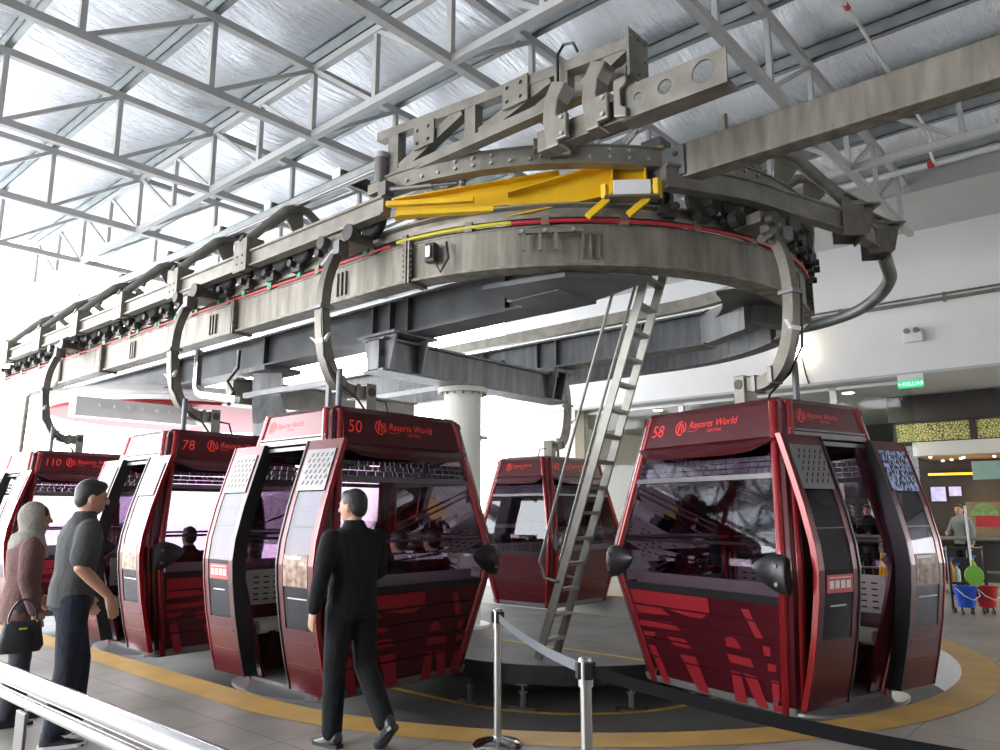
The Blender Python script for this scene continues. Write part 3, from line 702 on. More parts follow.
ay = [(8.41, 'tube arch over the straight conveyor rail, first one left of the yellow beam'), (10.2, 'tube arch over the straight conveyor rail, second from the yellow beam'), (12.0, 'tube arch over the straight conveyor rail, third from the yellow beam'),
      (13.75, 'tube arch over the straight conveyor rail, fourth from the yellow beam'), (15.5, 'tube arch over the straight conveyor rail, fifth from the yellow beam'), (17.3, 'tube arch over the straight conveyor rail, sixth and furthest from the yellow beam')]
A0 = None
for y, l in ay:
    o = arch(l, (CX-RC, y, 0), PI, A0); A0 = A0 or o
for (px_, py_, nx_, ny_), l in (((8.62, 2.33, .22, -.975), 'tube arch with wedge bracket on the curved conveyor rail, left one of two'), ((9.42, 2.27, .1, -.99), 'tube arch with wedge bracket at the far right tip of the conveyor loop')):
    o = arch(l, (px_, py_, 0), math.atan2(ny_, nx_)+.45, A0)
    mb = MB(); mb.prism([(.03, 4.86), (.2, 4.86), (.13, 4.56), (.03, 4.54)], .2, frame((0, .1, 0), (1, 0, 0), (0, 0, 1))); mb.build('wedge_bracket', 'galv', o)
    mb = MB(); mb.plate_holes(.34, .2, .02, [(.05+.06*k, .05+.1*(k % 2), .018) for k in range(5)], frame((-.1, -.12, 5.02), (.85, 0, -.52), (0, 1, 0))); mb.build('hole_strip', 'galvlight', o)
    mb = MB(); mb.box((.1, 0, 4.875), (.3, .34, .02)); mb.build('saddle_plate', 'galv', o)
mb = MB(); gt = smooth([(9.55, 2.27, 4.58), (9.92, 2.33, 4.55), (10.5, 2.45, 4.54), (11.1, 2.72, 4.52), (11.65, 3.12, 4.5), (12.05, 3.6, 4.5), (12.3, 4.2, 4.5), (12.4, 5.2, 4.5)])
mb.tube(gt, .085, 10); tag(mb.build('guide_tube', 'beamdark', smooth=True), 'thick dark guide tube curling round behind the hanger of gondola 58', 'tube')
mb = MB(); mb.sweep(boxsec(-.05, .05, 4.76, 4.88), [(5.02, YE, -1, 0, 0), (5.02, 6.0, -1, 0, 0)])
for k in range(20): mb.cyl((4.97, 6.4+.6*k, 4.82), (4.955, 6.4+.6*k, 4.82), .016, 7)
tag(mb.build('inner_guide_rail', 'galvlight'), 'light steel guide rail behind the straight conveyor rail', 'rail')
# inner rail the arches stand on
mb = MB(); mb.sweep(boxsec(-.06, .06, 4.82, 4.96), spath(2.1, YE, None, 180, 215, 0, 10, right=False)); tag(mb.build('inner_rail', 'galv'), 'plain steel inner rail holding the inner feet of the tube arches', 'rail')
# cable ladder above the straight part
r = empty('cable_ladder', (5.55, 12, 5.6), 0, 'blue-grey cable channel running lengthwise above the tube arches', 'cable channel')
mb = MB(); mb.channel((5.5, 6.35, 5.67), (5.5, 18.6, 5.72), .1, .12, .012); mb.build('channel', 'purlin', r, world=True)
mb = MB(); mb.tube([(5.42, 6.2, 5.57), (5.42, 18.6, 5.62)], .026, 8); mb.build('conduit', 'greyplate', r, world=True, smooth=True)
for y in (7.6, 9.2, 10.6, 12.3, 14.2, 16.2):
    mb = MB(); mb.cyl((5.56, y, 5.82), (6.0, y, 5.82), .085, 14); mb.build('stub_tube', 'darksteel', r, world=True, smooth=True)
    mb = MB(); mb.box((5.5, y, 5.78), (.02, .16, .22)); mb.build('stub_plate', 'white', r, world=True)

# --- the yellow switch beam
r = empty('switch_beam', (5.7, 4.3, 4.6), 0, 'bright yellow steel switch beam bridging the gap in the conveyor rail', 'switch beam')
def ibeam(mb, a, b, ha, hb, w, th=.014, web=0.):
    a, b = Vector(a), Vector(b); t = (b-a); sd = Vector((t.y, -t.x, 0)).normalized(); up = Vector((0, 0, 1))
    for s in (1, -1):
        A, B = a+up*ha/2*s, b+up*hb/2*s
        mb.hexa([A-sd*w/2-up*th/2, A+sd*w/2-up*th/2, B+sd*w/2-up*th/2, B-sd*w/2-up*th/2, A-sd*w/2+up*th/2, A+sd*w/2+up*th/2, B+sd*w/2+up*th/2, B-sd*w/2+up*th/2])
    A, B = a+sd*web, b+sd*web
    mb.hexa([A-sd*th/2-up*ha/2, A+sd*th/2-up*ha/2, B+sd*th/2-up*hb/2, B-sd*th/2-up*hb/2, A-sd*th/2+up*ha/2, A+sd*th/2+up*ha/2, B+sd*th/2+up*hb/2, B-sd*th/2+up*hb/2])
    return sd
a, b = (6.32, 3.40, 4.89), (5.40, 4.62, 4.52)
mb = MB(); sd = ibeam(mb, a, b, .38, .25, .15, web=.06); mb.build('main_beam', 'yellow', r, world=True)
for t in (.12, .33):
    p = Vector(a).lerp(Vector(b), t); mb = MB(); mb.box(p, (.13, .012, .30), math.atan2(sd.y, sd.x)); mb.build('stiffener', 'yellow', r, world=True)
mb = MB(); ibeam(mb, (5.82, 4.30, 4.78), (4.88, 5.72, 4.63), .30, .19, .12, web=.04); mb.build('tail_beam', 'yellow', r, world=True)
mb = MB(); mb.beam((5.32, 4.74, 4.50), (4.78, 5.55, 4.50), .09, .05); mb.build('tail_rail', 'yellow', r, world=True)
mb = MB(); mb.beam((5.2, 4.9, 4.61), (4.72, 5.66, 4.62), .06, .05); mb.build('tail_rail', 'yellow', r, world=True)
p = Vector((5.98, 3.58, 4.55))
mb = MB(); mb.box((5.97, 3.55, 4.60), (.03, .36, .16), math.atan2(-1.24, .94)+PI/2); mb.build('bracket_plate', 'white', r, world=True, bevel=.01)
mb = MB(); mb.beam((6.12, 3.36, 4.68), (6.12, 3.36, 4.50), .05, .09); mb.build('bracket_post', 'yellow', r, world=True)
mb = MB(); mb.beam((5.82, 3.76, 4.64), (5.82, 3.76, 4.50), .05, .06); mb.build('bracket_post', 'yellow', r, world=True)
mb = MB(); mb.beam((5.84, 3.74, 4.5), (5.72, 3.90, 4.32), .05, .06); mb.build('strut', 'yellow', r, world=True)
mb = MB(); mb.beam((6.08, 3.44, 4.5), (5.97, 3.60, 4.34), .05, .06); mb.build('strut', 'yellow', r, world=True)
mb = MB(); mb.box((5.97, 3.56, 4.495), (.16, .52, .02), math.atan2(-1.24, .94)+PI/2); mb.build('base_plate', 'galv', r, world=True)
mb = MB(); mb.cyl((4.86, 5.78, 4.86), (5.06, 5.35, 4.85), .035, 12); mb.cyl((5.06, 5.35, 4.85), (5.18, 5.1, 4.845), .02, 10); mb.box((4.84, 5.82, 4.86), (.12, .12, .16)); mb.ball((5.2, 5.06, 4.845), .04); mb.build('actuator', 'greyplate', r, world=True, smooth=True)
r = empty('gear_motor', (4.95, 5.95, 4.9), 0, 'small grey gear motor standing at the left end of the yellow beam', 'motor')
mb = MB(); mb.cyl((4.9, 5.98, 5.0), (4.9, 5.98, 5.28), .075, 16); mb.build('motor_body', 'greyplate', r, world=True, smooth=True)
mb = MB(); mb.cyl((4.9, 5.98, 5.28), (4.9, 5.98, 5.34), .085, 16); mb.build('fan_cover', 'silver', r, world=True, smooth=True)
mb = MB(); mb.cyl((5.0, 5.9, 5.18), (5.3, 5.7, 5.36), .09, 16); mb.build('gearbox', 'galv', r, world=True, smooth=True)
mb = MB(); mb.box((4.9, 5.98, 4.92), (.2, .2, .12)); mb.build('base', 'galv', r, world=True, bevel=.01)

# --- long maintenance beam running toward the viewer
r = empty('maintenance_beam', (6.4, 0, 4.7), 0, 'long weathered steel beam bolted to the end of the yellow beam', 'beam')
mb = MB(); mb.box((6.4, -.1, 4.885), (.2, 7.1, .34)); mb.build('beam_body', 'girder', r, world=True, bevel=.012)
mb = MB(); mb.box((6.28, 3.36, 4.885), (.02, .42, .30)); mb.build('splice_plate', 'beamdark', r, world=True)
for y in (3.24, 3.47):
    for z in (4.79, 4.96):
        mb = MB(); mb.cyl((6.255, y, z), (6.28, y, z), .026, 8); mb.build('bolt', 'darksteel', r, world=True)
mb = MB(); mb.box((6.4, 1.55, 5.07), (.06, .05, .05)); mb.box((6.4, 1.3, 5.07), (.06, .08, .04)); mb.build('lug', 'galv', r, world=True)
# post carrying the beam end and the ring
r = empty('ring_post', (6.75, 3.5, 4.5), 0, 'stout grey steel post rising behind the end of the long maintenance beam', 'post')
mb = MB(); mb.box((6.78, 3.72, 4.93), (.24, .24, 1.0)); mb.build('column', 'beamdark', r, world=True, bevel=.01)
mb = MB(); mb.beam((6.7, 3.45, 5.0), (6.95, 3.1, 5.35), .12, .1); mb.build('brace', 'galv', r, world=True)
mb = MB(); mb.box((6.98, 3.05, 5.42), (.03, .22, .26), R(-50)); mb.build('end_plate', 'galv', r, world=True)
mb = MB(); mb.beam((6.98, 3.05, 5.3), (7.5, 2.9, 5.12), .04, .05); mb.build('strap', 'galv', r, world=True)
mb = MB(); mb.tube([(6.5, 3.9, 5.06), (6.45, 3.92, 5.35), (6.5, 3.8, 5.5)], .05, 10); mb.build('duct', 'chrome', r, world=True, smooth=True)

# --- lattice girder above
r = empty('lattice_girder', (5.0, 4.5, 5.0), 0, 'grey steel lattice girder with end plate above the yellow beam', 'lattice girder')
xg = 5.0
def tz(y): return 5.62-(6.15-y)/(6.15-2.93)*.26
mb = MB(); mb.beam((xg, 5.98, 5.07), (xg, 2.96, 5.10), .12, .1); mb.build('bottom_chord', 'galvlight', r, world=True)
mb = MB(); mb.beam((xg, 6.12, 5.60), (xg, 2.9, tz(2.9)-.02), .12, .1); mb.build('top_chord', 'galvlight', r, world=True)
for y, w in ((5.85, .16), (4.72, .14), (3.62, .14)):
    mb = MB(); mb.box((xg, y, (5.1+tz(y))/2), (.11, w, tz(y)-5.12)); mb.build('post', 'galvlight', r, world=True)
for y0, y1 in ((5.75, 4.85), (4.6, 3.75)):
    mb = MB(); mb.beam((xg, y0, 5.12), (xg, y1, tz(y1)-.06), .1, .12, up=(0, 1, 0)); mb.build('diagonal', 'galvlight', r, world=True)
mb = MB(); mb.beam((xg, 3.45, 5.12), (xg, 2.92, 5.36), .1, .12, up=(0, 1, 0)); mb.build('diagonal', 'galvlight', r, world=True)
for y in (5.34, 4.12):
    mb = MB(); mb.plate_holes(.3, .26, .02, [(.06, .06, .02), (.22, .06, .02), (.06, .2, .02), (.22, .2, .02)], frame((xg-.07, y+.15, 5.22), (0, -1, .0), (0, 0, 1))); mb.build('gusset_plate', 'galvlight', r, world=True)
mb = MB(); mb.plate_holes(.30, .42, .025, [(.05, .05, .016), (.15, .05, .016), (.25, .05, .016), (.05, .37, .016), (.15, .37, .016), (.25, .37, .016), (.05, .21, .016), (.25, .21, .016)], frame((xg-.14, 2.9, 5.0), (1, 0, 0), (0, 0, 1))); mb.build('end_plate', 'galvlight', r, world=True)
mb = MB(); mb.tube([(xg-.1, 3.62, 5.1), (xg-.1, 3.62, 5.5), (xg-.1, 3.55, 5.57), (xg-.1, 3.45, 5.54), (xg-.08, 3.42, 5.46)], .014, 8); mb.build('cable', 'black', r, world=True, smooth=True)
for ya, yb in ((5.62, 5.5), (3.3, 3.2)):
    mb = MB(); mb.cyl((xg+.1, ya, 5.3), (xg+.4, yb, 5.3), .085, 14); mb.build('cross_tube', 'galv', r, world=True, smooth=True)

# --- perforated beam with round holes and its clamps
r = empty('holed_beam', (4.85, 2.8, 4.55), 0, 'steel channel with three round holes growing in size beside the lattice girder', 'beam')
mb = MB(); mb.plate_holes(.88, .27, .02, [(.16, .145, .037), (.39, .145, .058), (.70, .15, .088)], frame((4.75, 2.9, 4.545), (0, -1, -.02), (0, 0, 1)), 22); mb.build('web_plate', 'galvlight', r, world=True)
mb = MB(); mb.box((4.83, 2.46, 4.55), (.17, .88, .02)); mb.build('bottom_lip', 'galvlight', r, world=True)
mb = MB(); mb.box((4.83, 3.3, 4.66), (.15, .88, .19)); mb.build('box_part', 'galv', r, world=True, bevel=.008)
for y, z in ((3.55, 4.53), (3.15, 4.55)):
    mb = MB(); mb.prism([(0, 0), (.12, 0), (.14, .2), (.10, .30), (.12, .42), (.20, .54), (.06, .60), (-.02, .46), (-.04, .28)], .16, frame((4.70, y+.05, z), (0, -1, 0), (0, 0, 1)) @ Matrix.Translation((0, 0, -.16))); mb.build('clamp', 'galvlight', r, world=True, bevel=.012)
    mb = MB(); mb.box((4.68, y-.13, z+.13), (.05, .12, .22)); mb.build('clamp_pad', 'galvlight', r, world=True, bevel=.015)
    for dz in (.06, .2):
        mb = MB(); mb.cyl((4.64, y-.14, z+dz), (4.67, y-.14, z+dz), .018, 8); mb.build('bolt', 'silver', r, world=True)
mb = MB(); mb.prism([(0, 0), (.11, -.03), (.11, .05), (.065, .08), (.065, .22), (.12, .25), (.12, .31), (0, .31)], .03, frame((4.70, 2.92, 4.56), (0, -1, 0), (0, 0, 1))); mb.build('clamp', 'galvlight', r, world=True, bevel=.01)

# --- supporting frame
r = empty('longitudinal_beam', (6.55, 11, 3.8), 0, 'dark inner steel beam running lengthwise behind the left box girder', 'beam')
def hbeam(a, b, w, h, nm='beam_body', m='beamdark'):
    mb = MB(); mb.beam(a, b, w*.55, h-.03); mb.beam((a[0], a[1], a[2]+h/2-.015), (b[0], b[1], b[2]+h/2-.015), w, .03); mb.beam((a[0], a[1], a[2]-h/2+.015), (b[0], b[1], b[2]-h/2+.015), w, .03)
    return mb.build(nm, m, r, world=True)
hbeam((6.55, 4.95, 4.05), (6.55, YE, 4.05), .42, .5)
for y in (5.5, 7.15, 7.5, 7.85, 10.5, 13.4):
    mb = MB(); mb.box((6.55, y, 4.05), (.40, .025, .46)); mb.build('stiffener', 'beamdark', r, world=True)
mb = MB(); mb.box((6.4, 4.85, 3.86), (.7, .7, .14)); mb.build('end_bracket', 'beamdark', r, world=True, bevel=.01)
r = empty('longitudinal_beam', (9.9, 11, 3.95), 0, 'grey steel beam running lengthwise behind the ladder', 'beam')
hbeam((9.9, 4.7, 4.10), (9.9, YE, 4.10), .40, .48, m='beamgrey')
for y in (5.7, 7.3, 7.7, 8.9):
    mb = MB(); mb.box((9.9, y, 4.10), (.39, .025, .45)); mb.build('stiffener', 'beamgrey', r, world=True)
for y in (6.0, 8.5):
    mb = MB(); mb.cyl((9.775, y, 4.1), (9.79, y, 4.1), .05, 16); mb.build('round_hole', 'slot', r, world=True)
mb = MB(); mb.beam((9.9, 4.75, 4.10), (9.35, 3.85, 4.10), .22, .45); mb.build('angled_end', 'beamgrey', r, world=True)
mb = MB(); mb.beam((9.35, 3.85, 4.1), (9.9, 3.35, 4.02), .2, .3); mb.build('tip_bracket', 'beamgrey', r, world=True)
r = empty('cross_beam', (8, 7.5, 3.3), 0, 'grey steel cross beam resting on the round white column', 'beam')
hbeam((6.1, 7.5, 3.53), (10.1, 7.5, 3.53), .40, .44, m='beamgrey')
for x in (6.2, 6.75, 9.6, 9.85):
    mb = MB(); mb.prism([(-.2, 3.32), (.2, 3.32), (.32, 3.8), (-.32, 3.8)], .03, frame((x, 7.5, 0), (0, 1, 0), (0, 0, 1))); mb.build('web_bracket', 'beamgrey', r, world=True)
mb = MB(); mb.box((6.5, 7.5, 3.80), (.75, .75, .035)); mb.build('seat_plate', 'beamgrey', r, world=True)
mb = MB(); mb.box((9.85, 7.5, 3.80), (.6, .6, .06)); mb.build('seat_plate', 'beamgrey', r, world=True)
mb = MB(); mb.cyl((6.13, 7.42, 3.56), (6.15, 7.42, 3.56), .06, 16); mb.build('round_hole', 'slot', r, world=True)
r = empty('column', (7.86, 7.6, 0), 0, 'round white steel column with bolted flange under the cross beam', 'column')
mb = MB(); mb.cyl((7.86, 7.6, 0), (7.86, 7.6, 3.27), .27, 32); mb.build('shaft', 'colwhite', r, world=True, smooth=True)
mb = MB(); mb.lathe([(.2, 3.24), (.36, 3.24), (.36, 3.31), (.2, 3.31)], (7.86, 7.6, 0), 32); mb.build('top_flange', 'colwhite', r, world=True, smooth=True)
for k in range(16):
    mb = MB(); mb.cyl((7.86+.32*math.cos(k*PI/8), 7.6+.32*math.sin(k*PI/8), 3.2), (7.86+.32*math.cos(k*PI/8), 7.6+.32*math.sin(k*PI/8), 3.25), .018, 6); mb.build('flange_bolt', 'galvlight', r, world=True)
mb = MB(); mb.lathe([(.2, .0), (.4, .0), (.4, .04), (.2, .04)], (7.86, 7.6, 0), 32); mb.build('base_flange', 'colwhite', r, world=True, smooth=True)
mb = MB(); mb.box((8.05, 7.38, 2.6), (.1, .1, .05)); mb.build('lug', 'colwhite', r, world=True)
r = empty('pedestal', (6.62, 10.6, 0), 0, 'flared grey steel pedestal behind gondola 50 carrying the inner beam', 'pedestal')
mb = MB(); mb.loft([((6.62, 10.55, ZP+.45), (.30, 0, 0), (0, .42, 0)), ((6.62, 10.5, 2.2), (.34, 0, 0), (0, .55, 0)), ((6.62, 10.6, 2.9), (.33, 0, 0), (0, .52, 0)), ((6.62, 10.75, 3.35), (.28, 0, 0), (0, .36, 0)), ((6.62, 10.75, 3.72), (.28, 0, 0), (0, .36, 0))], 4); mb.build('leg', 'beamgrey', r, world=True)
mb = MB(); mb.box((6.62, 10.75, 3.76), (.66, .8, .07)); mb.build('cap_plate', 'beamgrey', r, world=True)
r = empty('column', (8.15, 11.2, 0), 0, 'square grey post with a flange behind the round white column', 'column')
mb = MB(); mb.box((8.15, 11.2, 1.6), (.32, .32, 3.2)); mb.build('shaft', 'beamdark', r, world=True, bevel=.01)
mb = MB(); mb.box((8.15, 11.2, 3.2), (.6, .6, .06)); mb.build('cap_plate', 'beamdark', r, world=True)
r = empty('cross_beam', (8, 11.2, 3.2), 0, 'grey steel cross beam further back above the square grey post', 'beam')
hbeam((6.2, 11.2, 3.45), (10.1, 11.2, 3.45), .4, .42, m='galvlight')
# ring plate under the turnaround
mb = MB(); mb.prism([(5.55, 5.1), (6.76, 5.15), (6.74, 4.7), (6.42, 3.62), (5.75, 4.2)], .05, Matrix.Translation((0, 0, 3.80))); tag(mb.build('stiffening_plate', 'beamdark'), 'flat dark triangular plate under the curved girder near the yellow beam', 'plate'); mb = MB(); mb.sweep(boxsec(-1.0, -.19, 4.18, 4.22), spath(RG, None, None, 280, 346, 0, 20)); tag(mb.build('turnaround_plate', 'darksteel' if False else 'beamdark'), 'flat dark curved plate inside the loop behind the hanger of gondola 58', 'plate')
# bull wheel
r = empty('bull_wheel', (CX, 16.2, 3.7), 0, 'large red and white bull wheel lying flat at the back of the station', 'wheel')
mb = MB(); mb.lathe([(2.75, 3.62), (3.0, 3.60), (3.02, 3.68), (2.96, 3.72), (3.02, 3.76), (3.0, 3.86), (2.75, 3.84)], (CX, 16.2, 0), 64); mb.build('rim', 'wheelwhite', r, world=True, smooth=True)
mb = MB(); mb.lathe([(2.3, 3.56), (2.78, 3.56), (2.78, 3.62), (2.3, 3.62)], (CX, 16.2, 0), 64); mb.build('red_ring', 'wheelred', r, world=True, smooth=True)
for k in range(8):
    a = k*PI/4+.2; mb = MB(); mb.beam((CX+.4*math.cos(a), 16.2+.4*math.sin(a), 3.7), (CX+2.8*math.cos(a), 16.2+2.8*math.sin(a), 3.7), .22, .1); mb.build('spoke', 'wheelred', r, world=True)
mb = MB(); mb.cyl((CX, 16.2, 3.5), (CX, 16.2, 3.95), .5, 24); mb.build('hub', 'greyplate', r, world=True, smooth=True)
mb = MB(); mb.box((CX-2.1, 14.2, 3.36), (2.2, .3, .34)); 
for k in range(6): mb.cyl((CX-2.8+.25*k, 14.04, 3.4), (CX-2.8+.25*k, 14.0, 3.4), .03, 8)
tag(mb.build('wheel_carrier', 'wheelwhite'), 'pale steel carrier beam with a row of bolts under the bull wheel', 'beam')
# bent pipes hanging from the girder
mb = MB(); mb.bar([(5.5, 10.9, 3.98), (5.5, 10.9, 3.42), (5.5, 10.83, 3.32), (5.5, 10.7, 3.27), (5.5, 9.7, 3.1)], .09, .1, (1, 0, 0)); tag(mb.build('bent_duct', 'chrome', bevel=.01), 'bright square steel duct bent under the left girder beside gondola 78', 'duct')
mb = MB(); mb.tube([(5.6, 9.9, 3.85), (5.62, 9.95, 3.6), (5.58, 10.15, 3.42), (5.6, 10.0, 3.25), (5.62, 10.15, 3.08)], .028, 8); tag(mb.build('drop_cable', 'black', smooth=True), 'thick black cable dropping from the girder to the bent steel duct', 'cable')
mb = MB(); mb.tube([(5.0, 15.1, 4.3), (5.0, 15.1, 3.92), (5.0, 15.25, 3.85), (5.0, 16.5, 3.85), (5.0, 16.7, 3.78), (5.0, 16.8, 2.4)], .045, 10); tag(mb.build('bent_pipe', 'galv', smooth=True), 'grey bent pipe dropping at the far left end of the girder', 'pipe')
mb = MB(); mb.beam((5.9, 10.2, 3.25), (5.3, 7.3, 3.05), .06, .07); mb.beam((5.3, 7.3, 3.1), (5.3, 7.3, 2.6), .06, .06); tag(mb.build('guide_bar', 'beamdark'), 'dark horizontal guide bar behind the hanger of gondola 50', 'bar')
# overhead white pipes with hoops beyond the far beam
r = empty('overhead_pipe', (11.7, 10, 6), 0, 'long white overhead pipe with hoops far behind the lengthwise beams', 'pipe')
mb = MB(); mb.tube([(11.7, 5, 6.75), (11.7, 18, 6.75)], .05, 8); mb.tube([(11.9, 5, 7.0), (11.9, 18, 7.0)], .03, 8); mb.build('pipe_run', 'white', r, world=True, smooth=True)
for k, y in enumerate((6.9, 8.3, 9.7, 11.2, 12.8)):
    mb = MB(); mb.tube([(11.7, y, 5.9), (11.7, y, 6.45), (11.7, y-.12, 6.7), (11.7, y-.4, 6.8)], .04, 8); mb.build('hoop', 'white', r, world=True, smooth=True)
    mb = MB(); mb.tube([(11.7, y-.6-.3*math.cos(R(a)), 6.05+.35*math.sin(R(a))) for a in range(-20, 201, 20)], .05, 8); mb.build('hoop', 'white', r, world=True, smooth=True)

# --- ladder
r = empty('ladder', (6.9, 5.35, 0), 0, 'tall aluminium ladder with handrails leaning up into the conveyor loop', 'ladder')
F0, F1 = Vector((6.9, 5.35, 0)), Vector((6.99, 3.9, 4.08)); dr = (F1-F0); sdv = Vector((.995, .1, 0)); HW = .19
fw = sdv.cross(dr).normalized()
for s in (-1, 1):
    mb = MB(); a, b = F0+sdv*HW*s, F1+sdv*HW*s
    mb.beam(a, b, .028, .09, up=fw); mb.build('stile', 'aluminium', r, world=True)
for k in range(15):
    p = F0+dr*((k+.7)/15.1)
    mb = MB(); mb.box(p, (2*HW-.02, .1, .035), math.atan2(sdv.y, sdv.x)); mb.build('rung', 'aluminium', r, world=True)
up = Vector((0, .28, .12))
for s in (-1, 1):
    o = sdv*(HW+.03)*s
    pts = [F0+dr*.2+o, F0+dr*.19+o+up*.6, F0+dr*.22+o+up, F0+dr*.6+o+up*1.1, F0+dr*1.02+o+up*1.1]
    mb = MB(); mb.tube(pts, .017, 8); mb.build('handrail', 'aluminium', r, world=True, smooth=True)

# --- jack stands in the pit under the edge of the inner platform
J0 = None
JL = ['small grey jack stand on the pit floor beside the lower corner of gondola 50', 'small grey jack stand on the pit floor just left of the first chrome post', 'small grey jack stand on the pit floor right of the second chrome post', 'small grey jack stand on the pit floor below gondola 58']
for d, l in zip((184, 203, 237, 262), JL):
    p = rp(1.9, d, ZP)
    if J0 is None:
        r = empty('jack_stand', p, R(d), l, 'jack stand', 'jack stands in the pit')
        mb = MB(); mb.box((0, 0, .012), (.14, .26, .02)); mb.build('base_plate', 'beamdark', r)
        mb = MB(); mb.beam((-.03, -.17, .02), (.03, .17, .02), .05, .03); mb.build('foot_bar', 'darksteel', r)
        mb = MB(); mb.cyl((0, 0, .02), (0, 0, .17), .03, 10); mb.cyl((0, 0, .1), (0, 0, .25), .018, 10); mb.build('screw_post', 'galv', r, smooth=True)
        mb = MB(); mb.lathe([(.02, .17), (.05, .17), (.05, .185), (.02, .185)], (0, 0, 0), 12); mb.build('collar', 'galv', r)
        mb = MB(); mb.box((0, 0, .252), (.1, .12, .015)); mb.build('head_plate', 'galv', r); J0 = r
    else:
        o = copy_tree(J0); o.location = p; o.rotation_euler = (0, 0, R(d)); tag(o, l)
# ================================================================== GONDOLAS
# profile of the body: half width (x) and half length (y) by height
ZL = [-.065, .05, .25, .45, .65, .85, .97, 1.04, 1.10, 1.16, 1.25, 1.5, 1.75, 2.0, 2.2, 2.35, 2.487]
def lerp_tab(tab, z):
    for (z0, v0), (z1, v1) in zip(tab, tab[1:]):
        if z <= z1: return v0+(v1-v0)*(max(z, z0)-z0)/(z1-z0)
    return tab[-1][1]
WT = [(-.065, .856), (.97, 1.075), (1.04, 1.088), (1.10, 1.092), (1.16, 1.088), (1.25, 1.072), (2.487, .857)]
LT = [(-.065, .652), (.97, .875), (1.04, .89), (1.10, .895), (1.16, .89), (1.25, .872), (2.487, .584)]
def Wz(z): return lerp_tab(WT, z)
def Lz(z): return lerp_tab(LT, z)
LEAF = [(.03, 1.03), (.3, 1.10), (.6, 1.165), (.9, 1.21), (1.1, 1.225), (1.3, 1.205), (1.6, 1.135), (1.9, 1.045), (2.2, .95)]
def LX(z): return lerp_tab(LEAF, z)
def levels(z0, z1, tab=ZL): return [z0]+[z for z in tab if z0+.015 < z < z1-.015]+[z1]
def fpt(face, a, z, out=0., margin=.07):
    """point on a body face: a in -1..1 across as seen from outside (left to right)"""
    if face[0] == 'y':
        s = 1 if face[1] == '+' else -1
        return Vector((-s*a*(Wz(z)-margin), s*(Lz(z)+out), z))
    s = 1 if face[1] == '+' else -1
    return Vector((s*(Wz(z)+out), s*a*(Lz(z)-margin), z))
def slab(mb, face, z0, z1, a0=-1., a1=1., out=0., th=.03, margin=.07, n=1):
    zs = levels(z0, z1)
    for za, zb in zip(zs, zs[1:]):
        q = [fpt(face, a0, za, out-th, margin), fpt(face, a1, za, out-th, margin), fpt(face, a1, za, out, margin), fpt(face, a0, za, out, margin),
             fpt(face, a0, zb, out-th, margin), fpt(face, a1, zb, out-th, margin), fpt(face, a1, zb, out, margin), fpt(face, a0, zb, out, margin)]
        mb.hexa(q)
    return mb
def sheet(mb, face, z0, z1, a0=-1., a1=1., out=0., margin=.07):
    zs = levels(z0, z1); prev = None
    for z in zs:
        cur = mb.verts([fpt(face, a0, z, out, margin), fpt(face, a1, z, out, margin)])
        if prev: mb._f([prev[0], prev[1], cur[1], cur[0]])
        prev = cur
def decal(mb, polys, fn):
    for poly in polys:
        if len(poly) < 3: continue
        for t in tessellate_polygon([[Vector((*p, 0)) for p in poly]]):
            mb._f(mb.verts([fn(*poly[i]) for i in t]))
def textdecal(mb, body, size, shear, fn, ox, oy, align='LEFT'):
    vs, fs = text_verts(body, size, shear, align)
    v = mb.verts([fn(x+ox, y+oy) for x, y in vs])
    for f in fs: mb._f([v[i] for i in f])
ROWS = [(-.055, .17), (.185, .35), (.365, .51), (.525, .655), (.67, .81)]
GRAPH = [[(.04, .01), (.58, .01), (.58, .156), (.52, .23), (.43, .23), (.24, .163), (.3, .25), (.04, .27)], [(.04, .33), (.305, .32), (.35, .40), (.04, .41)],
 [(.04, .47), (.15, .46), (.11, .54), (.04, .545)], [(.23, .48), (.37, .475), (.4, .57), (.27, .57)], [(.055, .61), (.11, .61), (.157, 1), (.09, 1)],
 [(.3, .65), (.417, .64), (.47, 1), (.38, 1)], [(.77, .07), (.815, .07), (.885, .33), (.84, .33)], [(.65, .39), (.69, .365), (.72, .38), (.75, .47), (.65, .47)],
 [(.65, .54), (.8, .55), (.815, .63), (.66, .62)], [(.875, .4), (.92, .4), (.92, .49), (.885, .49)], [(.9, .56), (.95, .56), (.95, .63), (.9, .63)],
 [(.66, .7), (.72, .7), (.75, 1), (.66, 1)], [(.74, .7), (.824, .71), (.89, 1), (.815, 1)], [(.917, .71), (.96, .71), (.967, 1), (.92, 1)]]
def logo(mb, fn, x, y, s):
    """round mark with a flame-like double stroke, then the script wording"""
    def arc(r, a0, a1, w, n=14):
        pts = [(r*math.cos(R(a0+(a1-a0)*k/n)), r*math.sin(R(a0+(a1-a0)*k/n))) for k in range(n+1)]
        pin = [((r-w)*math.cos(R(a0+(a1-a0)*k/n)), (r-w)*math.sin(R(a0+(a1-a0)*k/n))) for k in range(n+1)]
        for k in range(n): decal(mb, [[pts[k], pts[k+1], pin[k+1], pin[k]]], lambda u, v: fn(x+u*s, y+v*s))
    arc(1., 80, 290, .17); arc(1., -40, 50, .15); 
    for q in ([(-.55, -.55), (-.4, .45), (-.1, .75), (.25, .6), (.0, .5), (-.2, .2), (-.3, -.6)], [(-.05, .35), (.3, .55), (.5, .2), (.15, -.05), (.05, .1), (.3, .25)], [(.0, .05), (.2, -.7), (.4, -.75), (.15, .0)], [(.45, .0), (.55, -.6), (.7, -.5), (.6, .2)]):
        decal(mb, [q], lambda u, v: fn(x+u*s, y+v*s))
